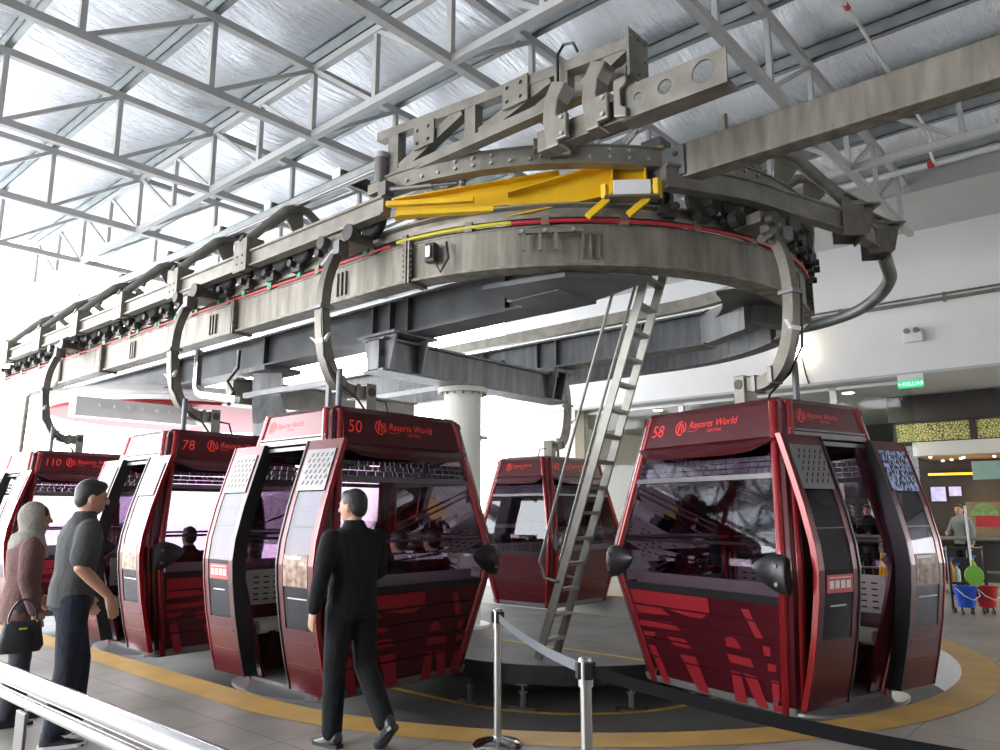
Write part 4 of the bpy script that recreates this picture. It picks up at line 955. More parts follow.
def wording(mb, fn, x, y, s):
    textdecal(mb, 'Resorts World', .62*s*2, .28, fn, x, y+.12*s)
    textdecal(mb, 'GENTING', .26*s*2, .0, fn, x+3.1*s, y-.75*s)
    # sweeping underline tail of the first letter
    q = [(x-.1*s+.25*s*k, y-.45*s-.16*s*math.sin(k*.5)) for k in range(8)]
    for k in range(7): decal(mb, [[q[k], q[k+1], (q[k+1][0], q[k+1][1]-.06*s), (q[k][0], q[k][1]-.06*s)]], fn)

HANG = [(.0, 2.80), (.15, 2.79), (.30, 2.81), (.43, 2.91), (.52, 3.07), (.575, 3.28), (.60, 3.55), (.585, 3.82), (.53, 4.05), (.44, 4.25), (.36, 4.40)]
HS = [(p.x, p.z) for p in smooth([(x, 0, z) for x, z in HANG], 4)]

def make_gondola(loc, rz, number, label, end='y-', doors='x+', dy=0., graphic=True, open_=True, door_b_poster=True):
    g = empty('gondola_cabin', loc, rz, label, 'gondola', 'red gondola cabins')
    ends = ('y-', 'y+'); sides = ('x-', 'x+')
    # floor pan, sill, roof
    mb = MB(); zs = (-.09, -.065, .0)
    for za, zb in zip(zs, zs[1:]):
        k0 = .9 if za < -.07 else 1
        mb.hexa([Vector((sx*Wz(z)*k, sy*Lz(z)*k, z)) for z, k in ((za, k0), (zb, 1)) for sx, sy in ((-1, -1), (1, -1), (1, 1), (-1, 1))])
    mb.build('floor_pan', 'cabinfloor', g)
    mb = MB(); s = 1 if doors == 'x+' else -1
    mb.prism([(s*.80, -.60)]+[(s*(.86+.30*math.cos(PI*k/16-PI/2)), .72*math.sin(PI*k/16-PI/2)+dy*.5) for k in range(17)]+[(s*.80, .60)], .022, Matrix.Translation((0, 0, -.055))); mb.build('door_sill', 'silver', g)
    mb = MB(); zr = [(2.44, 1.0), (2.487, .985), (2.54, .90), (2.56, .6)]
    for (za, ka), (zb, kb) in zip(zr, zr[1:]):
        mb.hexa([Vector((sx*.86*k, sy*.585*k, z)) for z, k in ((za, ka), (zb, kb)) for sx, sy in ((-1, -1), (1, -1), (1, 1), (-1, 1))])
    mb.build('roof', 'darkred', g)
    # corner posts: a pair of rounded red mouldings with a groove between
    for sx in (-1, 1):
        for sy in (-1, 1):
            mb = MB()
            for ox, oy in ((-.085, 0.), (0., -.085)):
                mb.tube([(sx*(Wz(z)+ox-.02), sy*(Lz(z)+oy-.02), z) for z in ZL[:-1]+[2.50]], .042, 10)
            cp_ = mb.build('corner_post', 'redpost', g, smooth=True)
            mb = MB(); mb.tube([(sx*(Wz(z)-.05), sy*(Lz(z)-.05), z) for z in ZL[:-1]+[2.48]], .045, 8); mb.build('post_core', 'darkred', cp_)
    # faces with window, header, visor, ribbed lower panel
    wf = [e for e in ends] + [sd for sd in sides if sd != doors]
    for e in wf:
        isend = e[0] == 'y'
        mb = MB()
        for z0, z1 in ROWS: slab(mb, e, z0, z1, out=-.005, th=.03)
        slab(mb, e, -.055, .81, out=-.025, th=.015)
        lp = mb.build('lower_panel', 'darkred', g)
        if graphic:
            mb = MB()
            def fn(u, v, e=e): return fpt(e, -.97+1.94*u, .81-v*.865, .002)
            for poly in GRAPH:
                for z0, z1 in ROWS:
                    c_ = clip(poly, (.81-z1)/.865, (.81-z0)/.865)
                    if c_:
                        decal(mb, [c_], fn)
            mb.build('graphic', 'redgraphic', lp)
        mb = MB(); slab(mb, e, 2.19, 2.487, out=.0, th=.03); hd = mb.build('header_panel', 'darkred', g)
        mb = MB()
        def fx(x, y, e=e): return fpt(e, x/ (Wz(2.34)-.07 if e[0] == 'y' else Lz(2.34)-.07), 2.345+y, .004)
        logo(mb, fx, -.30 if isend else -.26, .015, .072); wording(mb, fx, -.20 if isend else -.16, .02, .078 if isend else .055)
        mb.build('logo', 'redtext', hd)
        if isend and number:
            mb = MB(); textdecal(mb, number, .17, .05, fx, -.70, .0); mb.build('number', 'redtext', hd)
        # visor
        mb = MB(); pr = [(2.19, .0, 0), (2.15, .05, .03), (2.10, .085, .05), (2.05, .10, .05)]
        for (za, oa, ia), (zb, ob, ib) in zip(pr, pr[1:]):
            for k in range(8):
                a0, a1 = -1+k*.25, -.75+k*.25
                def P(a, z, o): 
                    d = max(0, abs(a)-.7)/.3
                    return fpt(e, a, z+(2.19-z)*d*.8, o*(1-.75*d))
                mb.hexa([P(a0, zb, ob-.02), P(a1, zb, ob-.02), P(a1, zb, ob), P(a0, zb, ob), P(a0, za, oa-.02), P(a1, za, oa-.02), P(a1, za, oa), P(a0, za, oa)])
        mb.build('visor', 'darkred', g, smooth=True)
        # window, dark surround, vent strip, crossbar
        mb = MB(); sheet(mb, e, .86, 2.17, -.96, .96, -.012); wn = mb.build('window', 'cabinglass', g)
        mb = MB(); slab(mb, e, .81, .875, -1, 1, -.004, .03); slab(mb, e, 2.12, 2.19, -1, 1, -.006, .03); slab(mb, e, .875, 2.12, -1, -.945, -.004, .02); slab(mb, e, .875, 2.12, .945, 1, -.004, .02); mb.build('window_frame', 'black', g)
        mb = MB(); slab(mb, e, 1.83, 1.875, -.95, .95, .003, .025); mb.build('crossbar', 'greyplate', g)
        mb = MB(); random.seed(5)
        for rr in range(3):
            zz = 1.885+.05*rr; a = -.93
            while a < .9:
                w = .05+.07*random.random(); slab(mb, e, zz, zz+.038, a, min(a+w, .93), -.016, .012); a += w+.012
        mb.build('vent_strip', 'vent', g)
        mb = MB(); mb.tube([fpt(e, -.93, 1.28, -.08), fpt(e, .93, 1.28, -.08)], .014, 8); mb.build('inner_handrail', 'greyplate', g, smooth=True)
    # door side
    s = 1 if doors == 'x+' else -1
    mb = MB(); slab(mb, doors, 2.26, 2.487, out=.0, th=.03); hd = mb.build('header_panel', 'doorred', g)
    mb = MB()
    def fd(x, y): return fpt(doors, x/(Lz(2.38)-.07), 2.38+y, .004)
    logo(mb, fd, -.36, .0, .062); wording(mb, fd, -.28, .0, .056); mb.build('logo', 'redtext', hd)
    mb = MB(); slab(mb, doors, 2.185, 2.235, out=.012, th=.04); slab(mb, doors, 2.13, 2.165, out=-.01, th=.05); slab(mb, doors, 2.245, 2.262, out=.016, th=.03); mb.build('door_track', 'greyplate', g)
    for a0, a1 in ((-1, -.6), (.6, 1)):
        mb = MB(); slab(mb, doors, -.05, 2.13, a0, a1, -.02, .03); mb.build('door_jamb', 'darkred', g)
    # leaves
    wd = .52; c0 = .64 if open_ else .27
    for sy in (-1, 1):
        y0 = sy*c0+dy-wd/2; y1 = y0+wd
        off = 0. if open_ else -.13
        lvl = [z for z, _ in LEAF]
        def lp_(a, z, o): return Vector((s*(LX(z)+o+off), y0+(y1-y0)*a, z))
        def lslab(mb, z0, z1, a0, a1, o, th):
            zs = levels(z0, z1, lvl)
            for za, zb in zip(zs, zs[1:]):
                mb.hexa([lp_(a0, za, o-th), lp_(a1, za, o-th), lp_(a1, za, o), lp_(a0, za, o), lp_(a0, zb, o-th), lp_(a1, zb, o-th), lp_(a1, zb, o), lp_(a0, zb, o)])
        mb = MB(); lslab(mb, .03, .56, 0, 1, 0, .035); lslab(mb, .56, 2.2, 0, .14, 0, .035); lslab(mb, .56, 2.2, .86, 1, 0, .035); lslab(mb, 2.1, 2.2, .14, .86, 0, .035)
        lslab(mb, .44, .462, .1, .9, .006, .01); lslab(mb, .25, .268, .08, .92, .006, .01); lf = mb.build('door', 'doorred', g)
        mb = MB(); lslab(mb, .56, 1.74, .14, .86, -.006, .012); mb.build('leaf_glass', 'doorglass', lf)
        # bright rim on the outer edges, black seal on the opening edge
        mb = MB(); ea, eb = ((-.04, .0) if sy == 1 else (1., 1.04)); lslab(mb, .03, 2.2, ea, eb, .01, .14); mb.build('rubber_seal', 'black', lf)
        ea, eb = ((1., 1.025) if sy == 1 else (-.025, 0.)); mb = MB(); lslab(mb, .03, 2.2, ea, eb, .008, .05); mb.build('edge_trim', 'redpost', lf)
        # ventilation grille with slanted slots
        mb = MB(); lslab(mb, 1.74, 2.11, .10, .90, .012, .02)
        mb.mi = 1
        for rr in range(6):
            for cc in range(5):
                z = 1.79+rr*.05; a = .2+cc*.135+(.06 if rr % 2 else 0)
                v = [lp_(a, z, .0135), lp_(a+.035, z, .0135), lp_(a+.075, z+.034, .0135), lp_(a+.04, z+.034, .0135)]; mb._f(mb.verts(v))
        mb.build('vent_grille', ['bluereflect' if (number == '58' and sy == 1) else 'greyplate', 'slot'], lf)
        mb = MB(); lslab(mb, 1.42, 1.43, .14, .86, -.004, .004); mb.build('glass_joint', 'black', lf)
        if sy == -1:
            mb = MB(); lslab(mb, .92, 1.06, .2, .84, .0, .005); mb.mi = 1
            for k in range(4): lslab(mb, .955, 1.015, .26+.14*k, .36+.14*k, .0015, .001)
            lslab(mb, 1.035, 1.042, .26, .78, .0015, .001); mb.build('safety_label', ['labelred', 'labelwhite'], lf)
            mb = MB(); lslab(mb, .815, .827, .3, .7, -.003, .002); mb.build('text_line', 'labelwhite', lf)
        else:
            mb = MB(); lslab(mb, .92, 1.19, .16, .84, .0, .005); mb.mi = 1
            lslab(mb, 1.15, 1.175, .22, .66, .0015, .001); mb.build('poster', ['poster', 'labelwhite'], lf)
            mb = MB(); lslab(mb, .815, .827, .25, .8, -.003, .002); mb.build('text_line', 'labelwhite', lf)
    # tear-drop buffers at belt height on the ends
    for e in ends:
        sy = 1 if e == 'y+' else -1
        for sx in (-1, 1):
            mb = MB(); secs = []
            for k, (d, hh, tt) in enumerate(((0., .145, .05), (.03, .155, .065), (.12, .15, .07), (.22, .11, .055), (.30, .06, .035), (.345, .012, .01))):
                zc = 1.05+.012*k
                secs.append(((sx*(1.065-d), sy*(.90+.015), zc), (0, sy*tt, 0), (0, 0, hh)))
            mb.loft(secs, 16); bf = mb.build('buffer', 'black', g, smooth=True)
            mb = MB(); mb.cyl((sx*1.0, sy*.96, 1.13), (sx*1.0, sy*.988, 1.13), .018, 10); mb.build('screw', 'greyplate', bf)
            mb = MB(); mb.cyl((sx*1.0, sy*.96, .99), (sx*1.0, sy*.988, .99), .018, 10); mb.build('screw', 'greyplate', bf)
    # benches at both ends
    for sy in (-1, 1):
        mb = MB(); mb.tube([(-.84, sy*.52, .44), (.84, sy*.52, .44)], .065, 14); mb.tube([(-.84, sy*.62, .45), (.84, sy*.62, .45)], .065, 14); bn = mb.build('bench', 'cushion', g, smooth=True)
        mb = MB(); yb = sy*.74
        mb.box((0, yb, .80), (1.7, .03, .34)); mb.mi = 1
        for k in range(14):
            for rr in range(5):
                if (k % 5) != 4: mb.box((-.75+.115*k, yb-sy*.016, .68+.055*rr), (.06, .004, .014))
        mb.build('back_panel', ['seatpanel', 'slot'], bn)
        for x in (-.7, .7):
            mb = MB(); mb.beam((x, sy*.5, .40), (x, sy*.68, .0), .04, .04); mb.box((x, sy*.58, .38), (.05, .3, .05)); mb.build('bench_leg', 'darkred', bn)
    # hanger: foot, C arm, grip
    mb = MB(); mb.bar([(s*x, 0, z) for x, z in HS], [.13-.035*k/len(HS) for k in range(len(HS))], [.135-.04*k/len(HS) for k in range(len(HS))], (0, 1, 0)); ha = mb.build('hanger_arm', 'armsteel', g, smooth=True)
    mb = MB(); mb.box((0, 0, 2.72), (.13, .2, .34)); mb.build('foot_block', 'galvlight', ha, bevel=.012)
    for y in (-.105, .105):
        mb = MB(); mb.cyl((0, y-.004, 2.80), (0, y+.004, 2.80), .05, 16); mb.build('pivot', 'darksteel', ha, smooth=True)
    for x, z in ((.16, 2.79), (.36, 2.85), (.60, 3.62)):
        mb = MB(); mb.box((s*x, 0, z), (.05, .17, .17) if z < 3 else (.17, .17, .045)); mb.build('clamp_band', 'greyplate', ha, bevel=.008)
    mb = MB(); mb.prism([(-.16, .03), (-.08, -.01), (.08, -.01), (.16, .03), (.07, -.05), (-.07, -.05)], .04, frame((s*.62, .02, 3.30), (0, 1, 0), (.2, 0, 1)) @ Matrix.Translation((0, 0, -.02))); mb.build('guide_wing', 'white', ha)
    mb = MB(); mb.cyl((s*.47, .16, 2.5), (s*.47, .16, 2.98), .032, 10); mb.beam((s*.47, .16, 2.96), (s*.45, .0, 2.93), .04, .04); mb.build('damper', 'beamdark', ha)
    mb = MB(); mb.tube([(s*.66, .08, 3.6), (s*.62, .09, 3.1), (s*.45, .1, 2.86), (s*.2, .12, 2.7), (s*.1, .16, 2.55)], .012, 6); mb.build('cable', 'black', ha, smooth=True); mb = MB(); mb.tube([(-s*.06, .05, 2.74), (-s*.2, .08, 2.72), (-s*.26, .1, 2.52)], .012, 6); mb.build('cable', 'black', ha, smooth=True)
    gp = MB(); gp.box((s*.30, 0, 4.40), (.34, .42, .12)); gp.box((s*.42, .0, 4.30), (.12, .20, .22)); gp.build('grip_body', 'armsteel', ha, bevel=.02)
    for xa, xb, yy, zz, rr_ in ((.50, .58, -.12, 4.36, .07), (.44, .52, .26, 4.40, .09), (.2, .3, -.28, 4.42, .09)):
        gp = MB(); gp.cyl((s*xa, yy, zz), (s*xb, yy, zz), rr_, 16); gp.build('grip_roller', 'darksteel', ha, smooth=True)
    gp = MB(); gp.cyl((s*.46, -.2, 4.16), (s*.46, .04, 4.3), .045, 12); gp.box((s*.52, .12, 4.26), (.06, .1, .14)); gp.tube([(s*.60, .03, 3.95), (s*.52, .05, 4.22)], .012, 6); gp.build('grip_lever', 'greyplate', ha, smooth=True)
    return g

th = R(-106.5)
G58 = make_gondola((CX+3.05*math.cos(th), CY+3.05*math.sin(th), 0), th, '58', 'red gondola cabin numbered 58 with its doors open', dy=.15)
G50 = make_gondola((CX-3.05, 6.37, 0), PI, '50', 'red gondola cabin numbered 50 with open doors behind the man in black')
G78 = make_gondola((CX-3.08, 9.55, 0), PI, '78', 'red gondola cabin numbered 78 with two seated passengers, behind cabin 50')
G110 = make_gondola((CX-3.0, 14.35, 0), PI, '110', 'red gondola cabin numbered 110 behind the man in the grey polo')
GF = make_gondola((11.55, 8.85, 0), 0, '62', 'red gondola cabin on the far return track behind the ladder', open_=False, graphic=False)
# ================================================================== PEOPLE
def V(*a): return Vector(a)
def limb(mb, pts, rs, n=14):
    """tapering round limb through joints with rounded ends, extra rings for smooth bends"""
    P = [Vector(p) for p in pts]; out, rr = [], []
    for i in range(len(P)-1):
        for k in range(4):
            t = k/4; out.append(P[i].lerp(P[i+1], t)); rr.append(rs[i]+(rs[i+1]-rs[i])*t)
    out.append(P[-1]); rr.append(rs[-1])
    mb.tube(out, rr, n)
    for p, r in zip(P, rs): mb.ball(p, r, 12, 8)
def remeshed(mb, name, m, parent, vox, sm=3, world=False):
    o = mb.build(name, m, parent, smooth='all')
    md = o.modifiers.new('remesh', 'REMESH'); md.mode = 'VOXEL'; md.voxel_size = vox; md.use_smooth_shade = True
    s2 = o.modifiers.new('smooth', 'SMOOTH'); s2.factor = .5; s2.iterations = sm
    return o
STAND = dict(hip_z=.92, lean=0., sh=(.0, 1.42), head=(.035, 1.585), head_yaw=0., head_pitch=0.,
             L=dict(elbow=(-.02, .25, 1.12), wrist=(.04, .25, .87)), Rr=dict(elbow=(-.02, -.25, 1.12), wrist=(.04, -.25, .87)),
             LL=dict(knee=(.02, .095, .49), ankle=(-.01, .10, .085), toe=0.), RL=dict(knee=(.02, -.095, .49), ankle=(-.01, -.10, .085), toe=0.))
def pose(**k):
    d = {a: (dict(b) if isinstance(b, dict) else b) for a, b in STAND.items()}; d.update(k); return d
def person(loc, rz, label, p, top='blackcloth', bottom='blacktrouser', sleeve='long', hair=True, height=1.7, vox=.008, group=None, build=1., hijab=None, shoes='shoe', skin='skin', hemdrop=.0, skirt=False, feet=True):
    root = empty('person', loc, rz, label, 'person', group); root.scale = (height/1.7,)*3
    b = build; hz = p['hip_z']; sx, sz = p['sh']; hx, hzz = p['head']
    H = V(hx, 0, hzz)
    hr = Matrix.Rotation(p['head_yaw'], 4, 'Z') @ Matrix.Rotation(p['head_pitch'], 4, 'Y')
    sh = {1: V(sx, .168*b, sz-.055), -1: V(sx, -.168*b, sz-.055)}
    hip = {1: V(0, .09, hz), -1: V(0, -.09, hz)}
    def torso(mb, g, zlo=None, neck=True):
        T = V(sx, 0, sz); B = V(0, 0, hz)
        prof = [(-.06, .155, .115), (.06, .165, .12), (.3, .142*b, .103), (.55, .155*b, .115), (.8, .178*b, .118), (.9, .180*b, .10), (.97, .145*b, .085), (1.04, .092, .072)]
        if neck: prof.append((1.1, .062, .06))
        secs = []
        for t, w, d in prof:
            if zlo is not None and t < zlo: continue
            c = B.lerp(T, t); secs.append((c, (0, w+g, 0), (d+g, 0, 0)))
        mb.loft(secs, 20)
        for s in (1, -1): mb.ball(sh[s], .056*b+g*.6, 12, 8)
    # ---- one continuous body
    mb = MB(); torso(mb, 0.)
    mb.tube([V(sx, 0, sz+.0), H+V(-.02, 0, -.09)], [.062, .056], 14)
    def hp(x, y, z): return H + (hr @ V(x, y, z))
    q = Matrix.Translation(H) @ hr
    mb.ball((0, 0, 0), (.096, .076, .115), 20, 14, q)
    mb.ball(hp(.022, 0, -.062), (.066, .055, .058), 16, 10, hr.to_3x3().to_4x4())           # jaw
    mb.tube([hp(.088, 0, .018), hp(.108, 0, -.022)], [.009, .016], 8); mb.ball(hp(.108, 0, -.024), .014, 8, 6)   # nose
    mb.ball(hp(.082, 0, -.065), (.016, .026, .009), 10, 6, hr.to_3x3().to_4x4())            # lips
    mb.ball(hp(.08, 0, .03), (.016, .05, .012), 10, 6, hr.to_3x3().to_4x4())                # brow
    for s in (1, -1): mb.ball(hp(-.005, s*.079, -.008), (.02, .011, .032), 10, 8, hr.to_3x3().to_4x4())   # ears
    arms = {1: p['L'], -1: p['Rr']}
    for s in (1, -1):
        e, w = V(*arms[s]['elbow']), V(*arms[s]['wrist'])
        limb(mb, [sh[s], sh[s].lerp(e, .45), e, e.lerp(w, .4), w], [.054*b, .049*b, .040, .040, .028])
        d = (w-e).normalized(); d = V(*arms[s].get('hand', d)).normalized()
        nrm = V(*arms[s].get('palm', (0, -s, 0))); nrm = (nrm-d*nrm.dot(d)).normalized(); sd = V(*arms[s].get('thumb', (1, 0, 0))); sd = (sd-d*sd.dot(d)-nrm*sd.dot(nrm))
        sd = sd.normalized() if sd.length > .05 else d.cross(nrm)
        mb.loft([(w-d*.01, sd*.026, nrm*.02), (w+d*.03, sd*.036, nrm*.018), (w+d*.07, sd*.042, nrm*.016), (w+d*.095, sd*.040, nrm*.012)], 12)
        cu = arms[s].get('curl', .45)
        for k, ln in enumerate((.068, .076, .071, .056)):
            bs = w+d*.088+sd*(.030-.0205*k); a1 = d*math.cos(cu*.4)+nrm*math.sin(cu*.4)+sd*(.06-.04*k); a2 = d*math.cos(cu)+nrm*math.sin(cu); a3 = d*math.cos(cu*1.7)+nrm*math.sin(cu*1.7)
            mb.tube([bs-d*.02, bs, bs+a1*ln*.45, bs+a1*ln*.45+a2*ln*.32, bs+a1*ln*.45+a2*ln*.32+a3*ln*.28], [.010, .0098, .0092, .0085, .0065], 8)
        tb = w+d*.028+sd*.028; a1 = (d*.75+sd*.6+nrm*.25).normalized(); a2 = (d*.95+sd*.15+nrm*.3).normalized()
        mb.tube([tb-a1*.015, tb+a1*.035, tb+a1*.035+a2*.03], [.013, .0115, .0085], 8)
    legs = {1: p['LL'], -1: p['RL']}
    for s in (1, -1):
        k, a = V(*legs[s]['knee']), V(*legs[s]['ankle'])
        limb(mb, [hip[s], hip[s].lerp(k, .5), k, k.lerp(a, .35), a], [.088, .072, .055, .052, .036])
    remeshed(mb, 'body', skin, root, vox, 2)
    # ---- top
    mb = MB(); torso(mb, .018, neck=False)
    hem = .92-hemdrop
    mb.loft([(V(0, 0, hz-.06-hemdrop), (0, .182+hemdrop*.15, 0), (.14+hemdrop*.15, 0, 0)), (V(0, 0, hz+.06), (0, .18, 0), (.137, 0, 0)), (V(sx*.3, 0, hz+.17), (0, .165*b, 0), (.122, 0, 0))], 20)
    for s in (1, -1):
        e, w = V(*arms[s]['elbow']), V(*arms[s]['wrist'])
        if sleeve == 'long': limb(mb, [sh[s], sh[s].lerp(e, .45), e, e.lerp(w, .5), e.lerp(w, .95)], [.066*b, .066*b, .060, .056, .047])
        else:
            limb(mb, [sh[s], sh[s].lerp(e, .5), sh[s].lerp(e, .72)], [.068*b, .070*b, .072*b])
    mb.loft([(V(sx, 0, sz-.03), (0, .125*b, 0), (.09, 0, 0)), (V(sx, 0, sz+.015), (0, .095, 0), (.085, 0, 0)), (V(sx+(hx-sx)*.35, 0, sz+.075), (0, .069, 0), (.071, 0, 0))], 16)
    remeshed(mb, 'shirt' if sleeve == 'short' else 'jacket', top, root, max(vox, .010), 4)
    # ---- bottom
    mb = MB()
    if skirt:
        mb.loft([(V(0, 0, hz+.05), (0, .165, 0), (.12, 0, 0)), (V(.0, 0, hz-.12), (0, .2, 0), (.16, 0, 0)), (V(.01, 0, .5), (0, .2, 0), (.17, 0, 0)), (V(.01, 0, .1), (0, .22, 0), (.20, 0, 0))], 20)
    else:
        mb.loft([(V(0, 0, hz+.09), (0, .155, 0), (.115, 0, 0)), (V(0, 0, hz), (0, .178, 0), (.132, 0, 0)), (V(0, 0, hz-.09), (0, .17, 0), (.125, 0, 0))], 20)
        for s in (1, -1):
            k, a = V(*legs[s]['knee']), V(*legs[s]['ankle'])
            limb(mb, [hip[s]+V(0, 0, -.02), hip[s].lerp(k, .5), k, k.lerp(a, .45), k.lerp(a, .97)], [.104, .092, .080, .076, .070])
    remeshed(mb, 'skirt' if skirt else 'trousers', bottom, root, max(vox, .011), 4)
    # ---- shoes
    if feet:
        for s in (1, -1):
            a = V(*legs[s]['ankle']); yw = legs[s].get('yaw', 0.); tp = legs[s]['toe']
            m = Matrix.Translation(a) @ Matrix.Rotation(yw, 4, 'Z') @ Matrix.Rotation(tp, 4, 'Y')
            mb = MB(); secs = [(-.075, .0, .030, .045), (-.05, -.005, .038, .06), (.0, -.02, .042, .06), (.07, -.04, .046, .042), (.13, -.05, .046, .032), (.175, -.055, .034, .026), (.19, -.06, .012, .016)]
            mb.loft([(m @ V(x, 0, -.03+z), (m.to_3x3() @ V(0, w, 0)), (m.to_3x3() @ V(0, 0, h))) for x, z, w, h in secs], 14)
            so = mb.build('shoe', shoes, root, smooth='all')
            mb = MB(); mb.prism([(-.085, -.03), (-.05, -.042), (.06, -.046), (.14, -.048), (.19, -.02), (.195, .0), (.19, .02), (.14, .048), (.06, .046), (-.05, .042), (-.085, .03)], .022, m @ Matrix.Translation((0, 0, -.105+.02))); mb.build('sole', 'white' if shoes == 'sneaker' else 'black', so)
    # ---- hair or scarf, eyes
    if hijab:
        mb = MB(); mb.ball(hp(-.028, 0, .018), (.112, .095, .128), 20, 14, hr.to_3x3().to_4x4())
        mb.loft([(hp(-.035, 0, .02), (0, .092, 0), (.10, 0, 0)), (hp(-.02, 0, -.10), (0, .088, 0), (.10, 0, 0)), (V(sx+.0, 0, sz+.03), (0, .125, 0), (.115, 0, 0)), (V(sx+.0, 0, sz-.05), (0, .185, 0), (.135, 0, 0)), (V(sx+.02, 0, sz-.16), (0, .15, 0), (.145, 0, 0))], 20)
        remeshed(mb, 'headscarf', hijab, root, .010, 3)
        mb = MB(); mb.ball(hp(-.012, 0, .03), (.104, .082, .10), 18, 12, hr.to_3x3().to_4x4()); mb.build('undercap', 'black', root, smooth='all')
    elif hair:
        mb = MB(); mb.ball(hp(-.017, 0, .036), (.098, .083, .098), 20, 14, hr.to_3x3().to_4x4())
        mb.ball(hp(-.04, 0, .0), (.072, .078, .085), 16, 10, hr.to_3x3().to_4x4())
        mb.ball(hp(.03, 0, .085), (.06, .062, .04), 14, 8, hr.to_3x3().to_4x4())
        remeshed(mb, 'hair', 'hair', root, .008, 1)
    for s in (1, -1):
        mb = MB(); mb.ball(hp(.084, s*.032, .006), (.008, .013, .007), 10, 6, hr.to_3x3().to_4x4()); mb.build('eye', 'black', root, smooth='all')
        mb = MB(); mb.ball(hp(.087, s*.034, .032), (.008, .02, .005), 10, 6, hr.to_3x3().to_4x4()); mb.build('eyebrow', 'hair', root, smooth='all')
    return root
M['sneaker'] = mat('black_sneaker', (.03, .03, .034), .6, 0, (20, .2))

# staff man in black, back to the viewer, stepping off to the left-away
PM = pose(head_yaw=R(28), head_pitch=R(2),
          L=dict(elbow=(-.05, .27, 1.13), wrist=(.0, .29, .90), palm=(0, -1, 0), thumb=(1, 0, 0), curl=.6), Rr=dict(elbow=(.06, -.25, 1.13), wrist=(.26, -.16, 1.02), palm=(0, 1, 0), thumb=(0, 0, 1)),
          LL=dict(knee=(.06, .085, .49), ankle=(.04, .10, .085), toe=0., yaw=R(12)), RL=dict(knee=(.0, -.12, .50), ankle=(-.26, -.13, .17), toe=R(40), yaw=0.))
person((3.46, 4.40, 0), R(82), 'man in black jacket and trousers seen from behind, standing in front of gondola 50', PM, height=1.70, vox=.007, build=1.1)
# man in the grey polo at the left
PG = pose(hip_z=.93, head_yaw=R(-6), head_pitch=R(6), head=(.07, 1.585), sh=(.03, 1.42),
          Rr=dict(elbow=(-.02, -.27, 1.13), wrist=(.17, -.25, .94), hand=(.35, -.1, -1), palm=(-.3, .9, 0), thumb=(.6, .3, .4), curl=.35),
          L=dict(elbow=(.0, .27, 1.13), wrist=(.14, .25, .90)),
          LL=dict(knee=(.10, .09, .50), ankle=(.10, .10, .085), toe=0.), RL=dict(knee=(.0, -.10, .49), ankle=(-.05, -.11, .085), toe=0., yaw=R(-12)))
pg = person((2.18, 5.92, 0), R(-8), 'man in grey polo shirt and dark jeans looking toward the gondolas', PG, top='polo', bottom='jeans', sleeve='short', height=1.77, build=1.14, vox=.007, shoes='sneaker')
mb = MB(); mb.prism([(-.05, .01), (-.02, -.012), (.04, .022), (-.018, .004)], .004, frame((.03, -.166, .075), (1, 0, 0), (0, 0, 1))); mb.build('shoe_mark', 'white', pg)
# woman in the headscarf behind him
PW = pose(head=(.05, 1.57), head_yaw=R(-5), L=dict(elbow=(.02, .26, 1.12), wrist=(.16, .22, .94)), Rr=dict(elbow=(-.03, -.26, 1.12), wrist=(.06, -.25, .86), curl=.7),
          LL=dict(knee=(.05, .09, .49), ankle=(.06, .10, .085), toe=0.), RL=dict(knee=(.02, -.095, .49), ankle=(-.04, -.10, .085), toe=0.))
pw = person((2.12, 6.72, 0), R(-8), 'woman in grey headscarf and reddish top standing behind the man in the grey polo', PW, top='mauve', bottom='darkskirt', hijab='hijab', height=1.62, build=1.08, vox=.009, hemdrop=.10)
r = empty('handbag', (2.05, 6.42, .55), R(-8), 'dark handbag with gold fittings held by the woman in the headscarf', 'handbag')
mb = MB(); mb.loft([((0, 0, .0), (.13, 0, 0), (0, .05, 0)), ((0, 0, .04), (.15, 0, 0), (0, .06, 0)), ((0, 0, .2), (.12, 0, 0), (0, .035, 0)), ((0, 0, .22), (.11, 0, 0), (0, .02, 0))], 16); mb.build('bag_body', 'shoe', r, smooth=True)
mb = MB(); mb.tube([(.09*math.cos(R(a)), 0, .21+.16*math.sin(R(a))) for a in range(0, 181, 15)], .008, 8); mb.build('handle', 'shoe', r, smooth=True)
mb = MB(); mb.box((0, -.052, .17), (.05, .012, .012)); mb.ball((-.09, -.01, .21), .010); mb.ball((.09, -.01, .21), .010); mb.build('gold_fitting', 'yelcable', r)

# seated passengers
SIT = pose(hip_z=.61, sh=(-.04, 1.11), head=(-.01, 1.28), L=dict(elbow=(.05, .24, .84), wrist=(.28, .16, .70)), Rr=dict(elbow=(.05, -.24, .84), wrist=(.28, -.16, .70)),
           LL=dict(knee=(.42, .10, .55), ankle=(.42, .11, .085), toe=0.), RL=dict(knee=(.42, -.10, .55), ankle=(.42, -.11, .085), toe=0.))
seat = [((4.60, 9.05, .0), R(90), 'seated passenger in dark clothes in gondola 78, nearer the open door', {}),
        ((5.02, 9.07, .0), R(90), 'seated passenger in dark clothes in gondola 78, further from the open door', {}),
        ((5.62, 5.88, .0), R(90), 'seated passenger with dark hair in gondola 50, further from the open door', {}),
        ((5.15, 5.86, .0), R(90), 'seated passenger in black in gondola 50, nearer the man in black', {})]
for l, rz, lab, kw in seat: person(l, rz, lab, SIT, vox=.013, height=1.66, group='passengers in the gondolas')
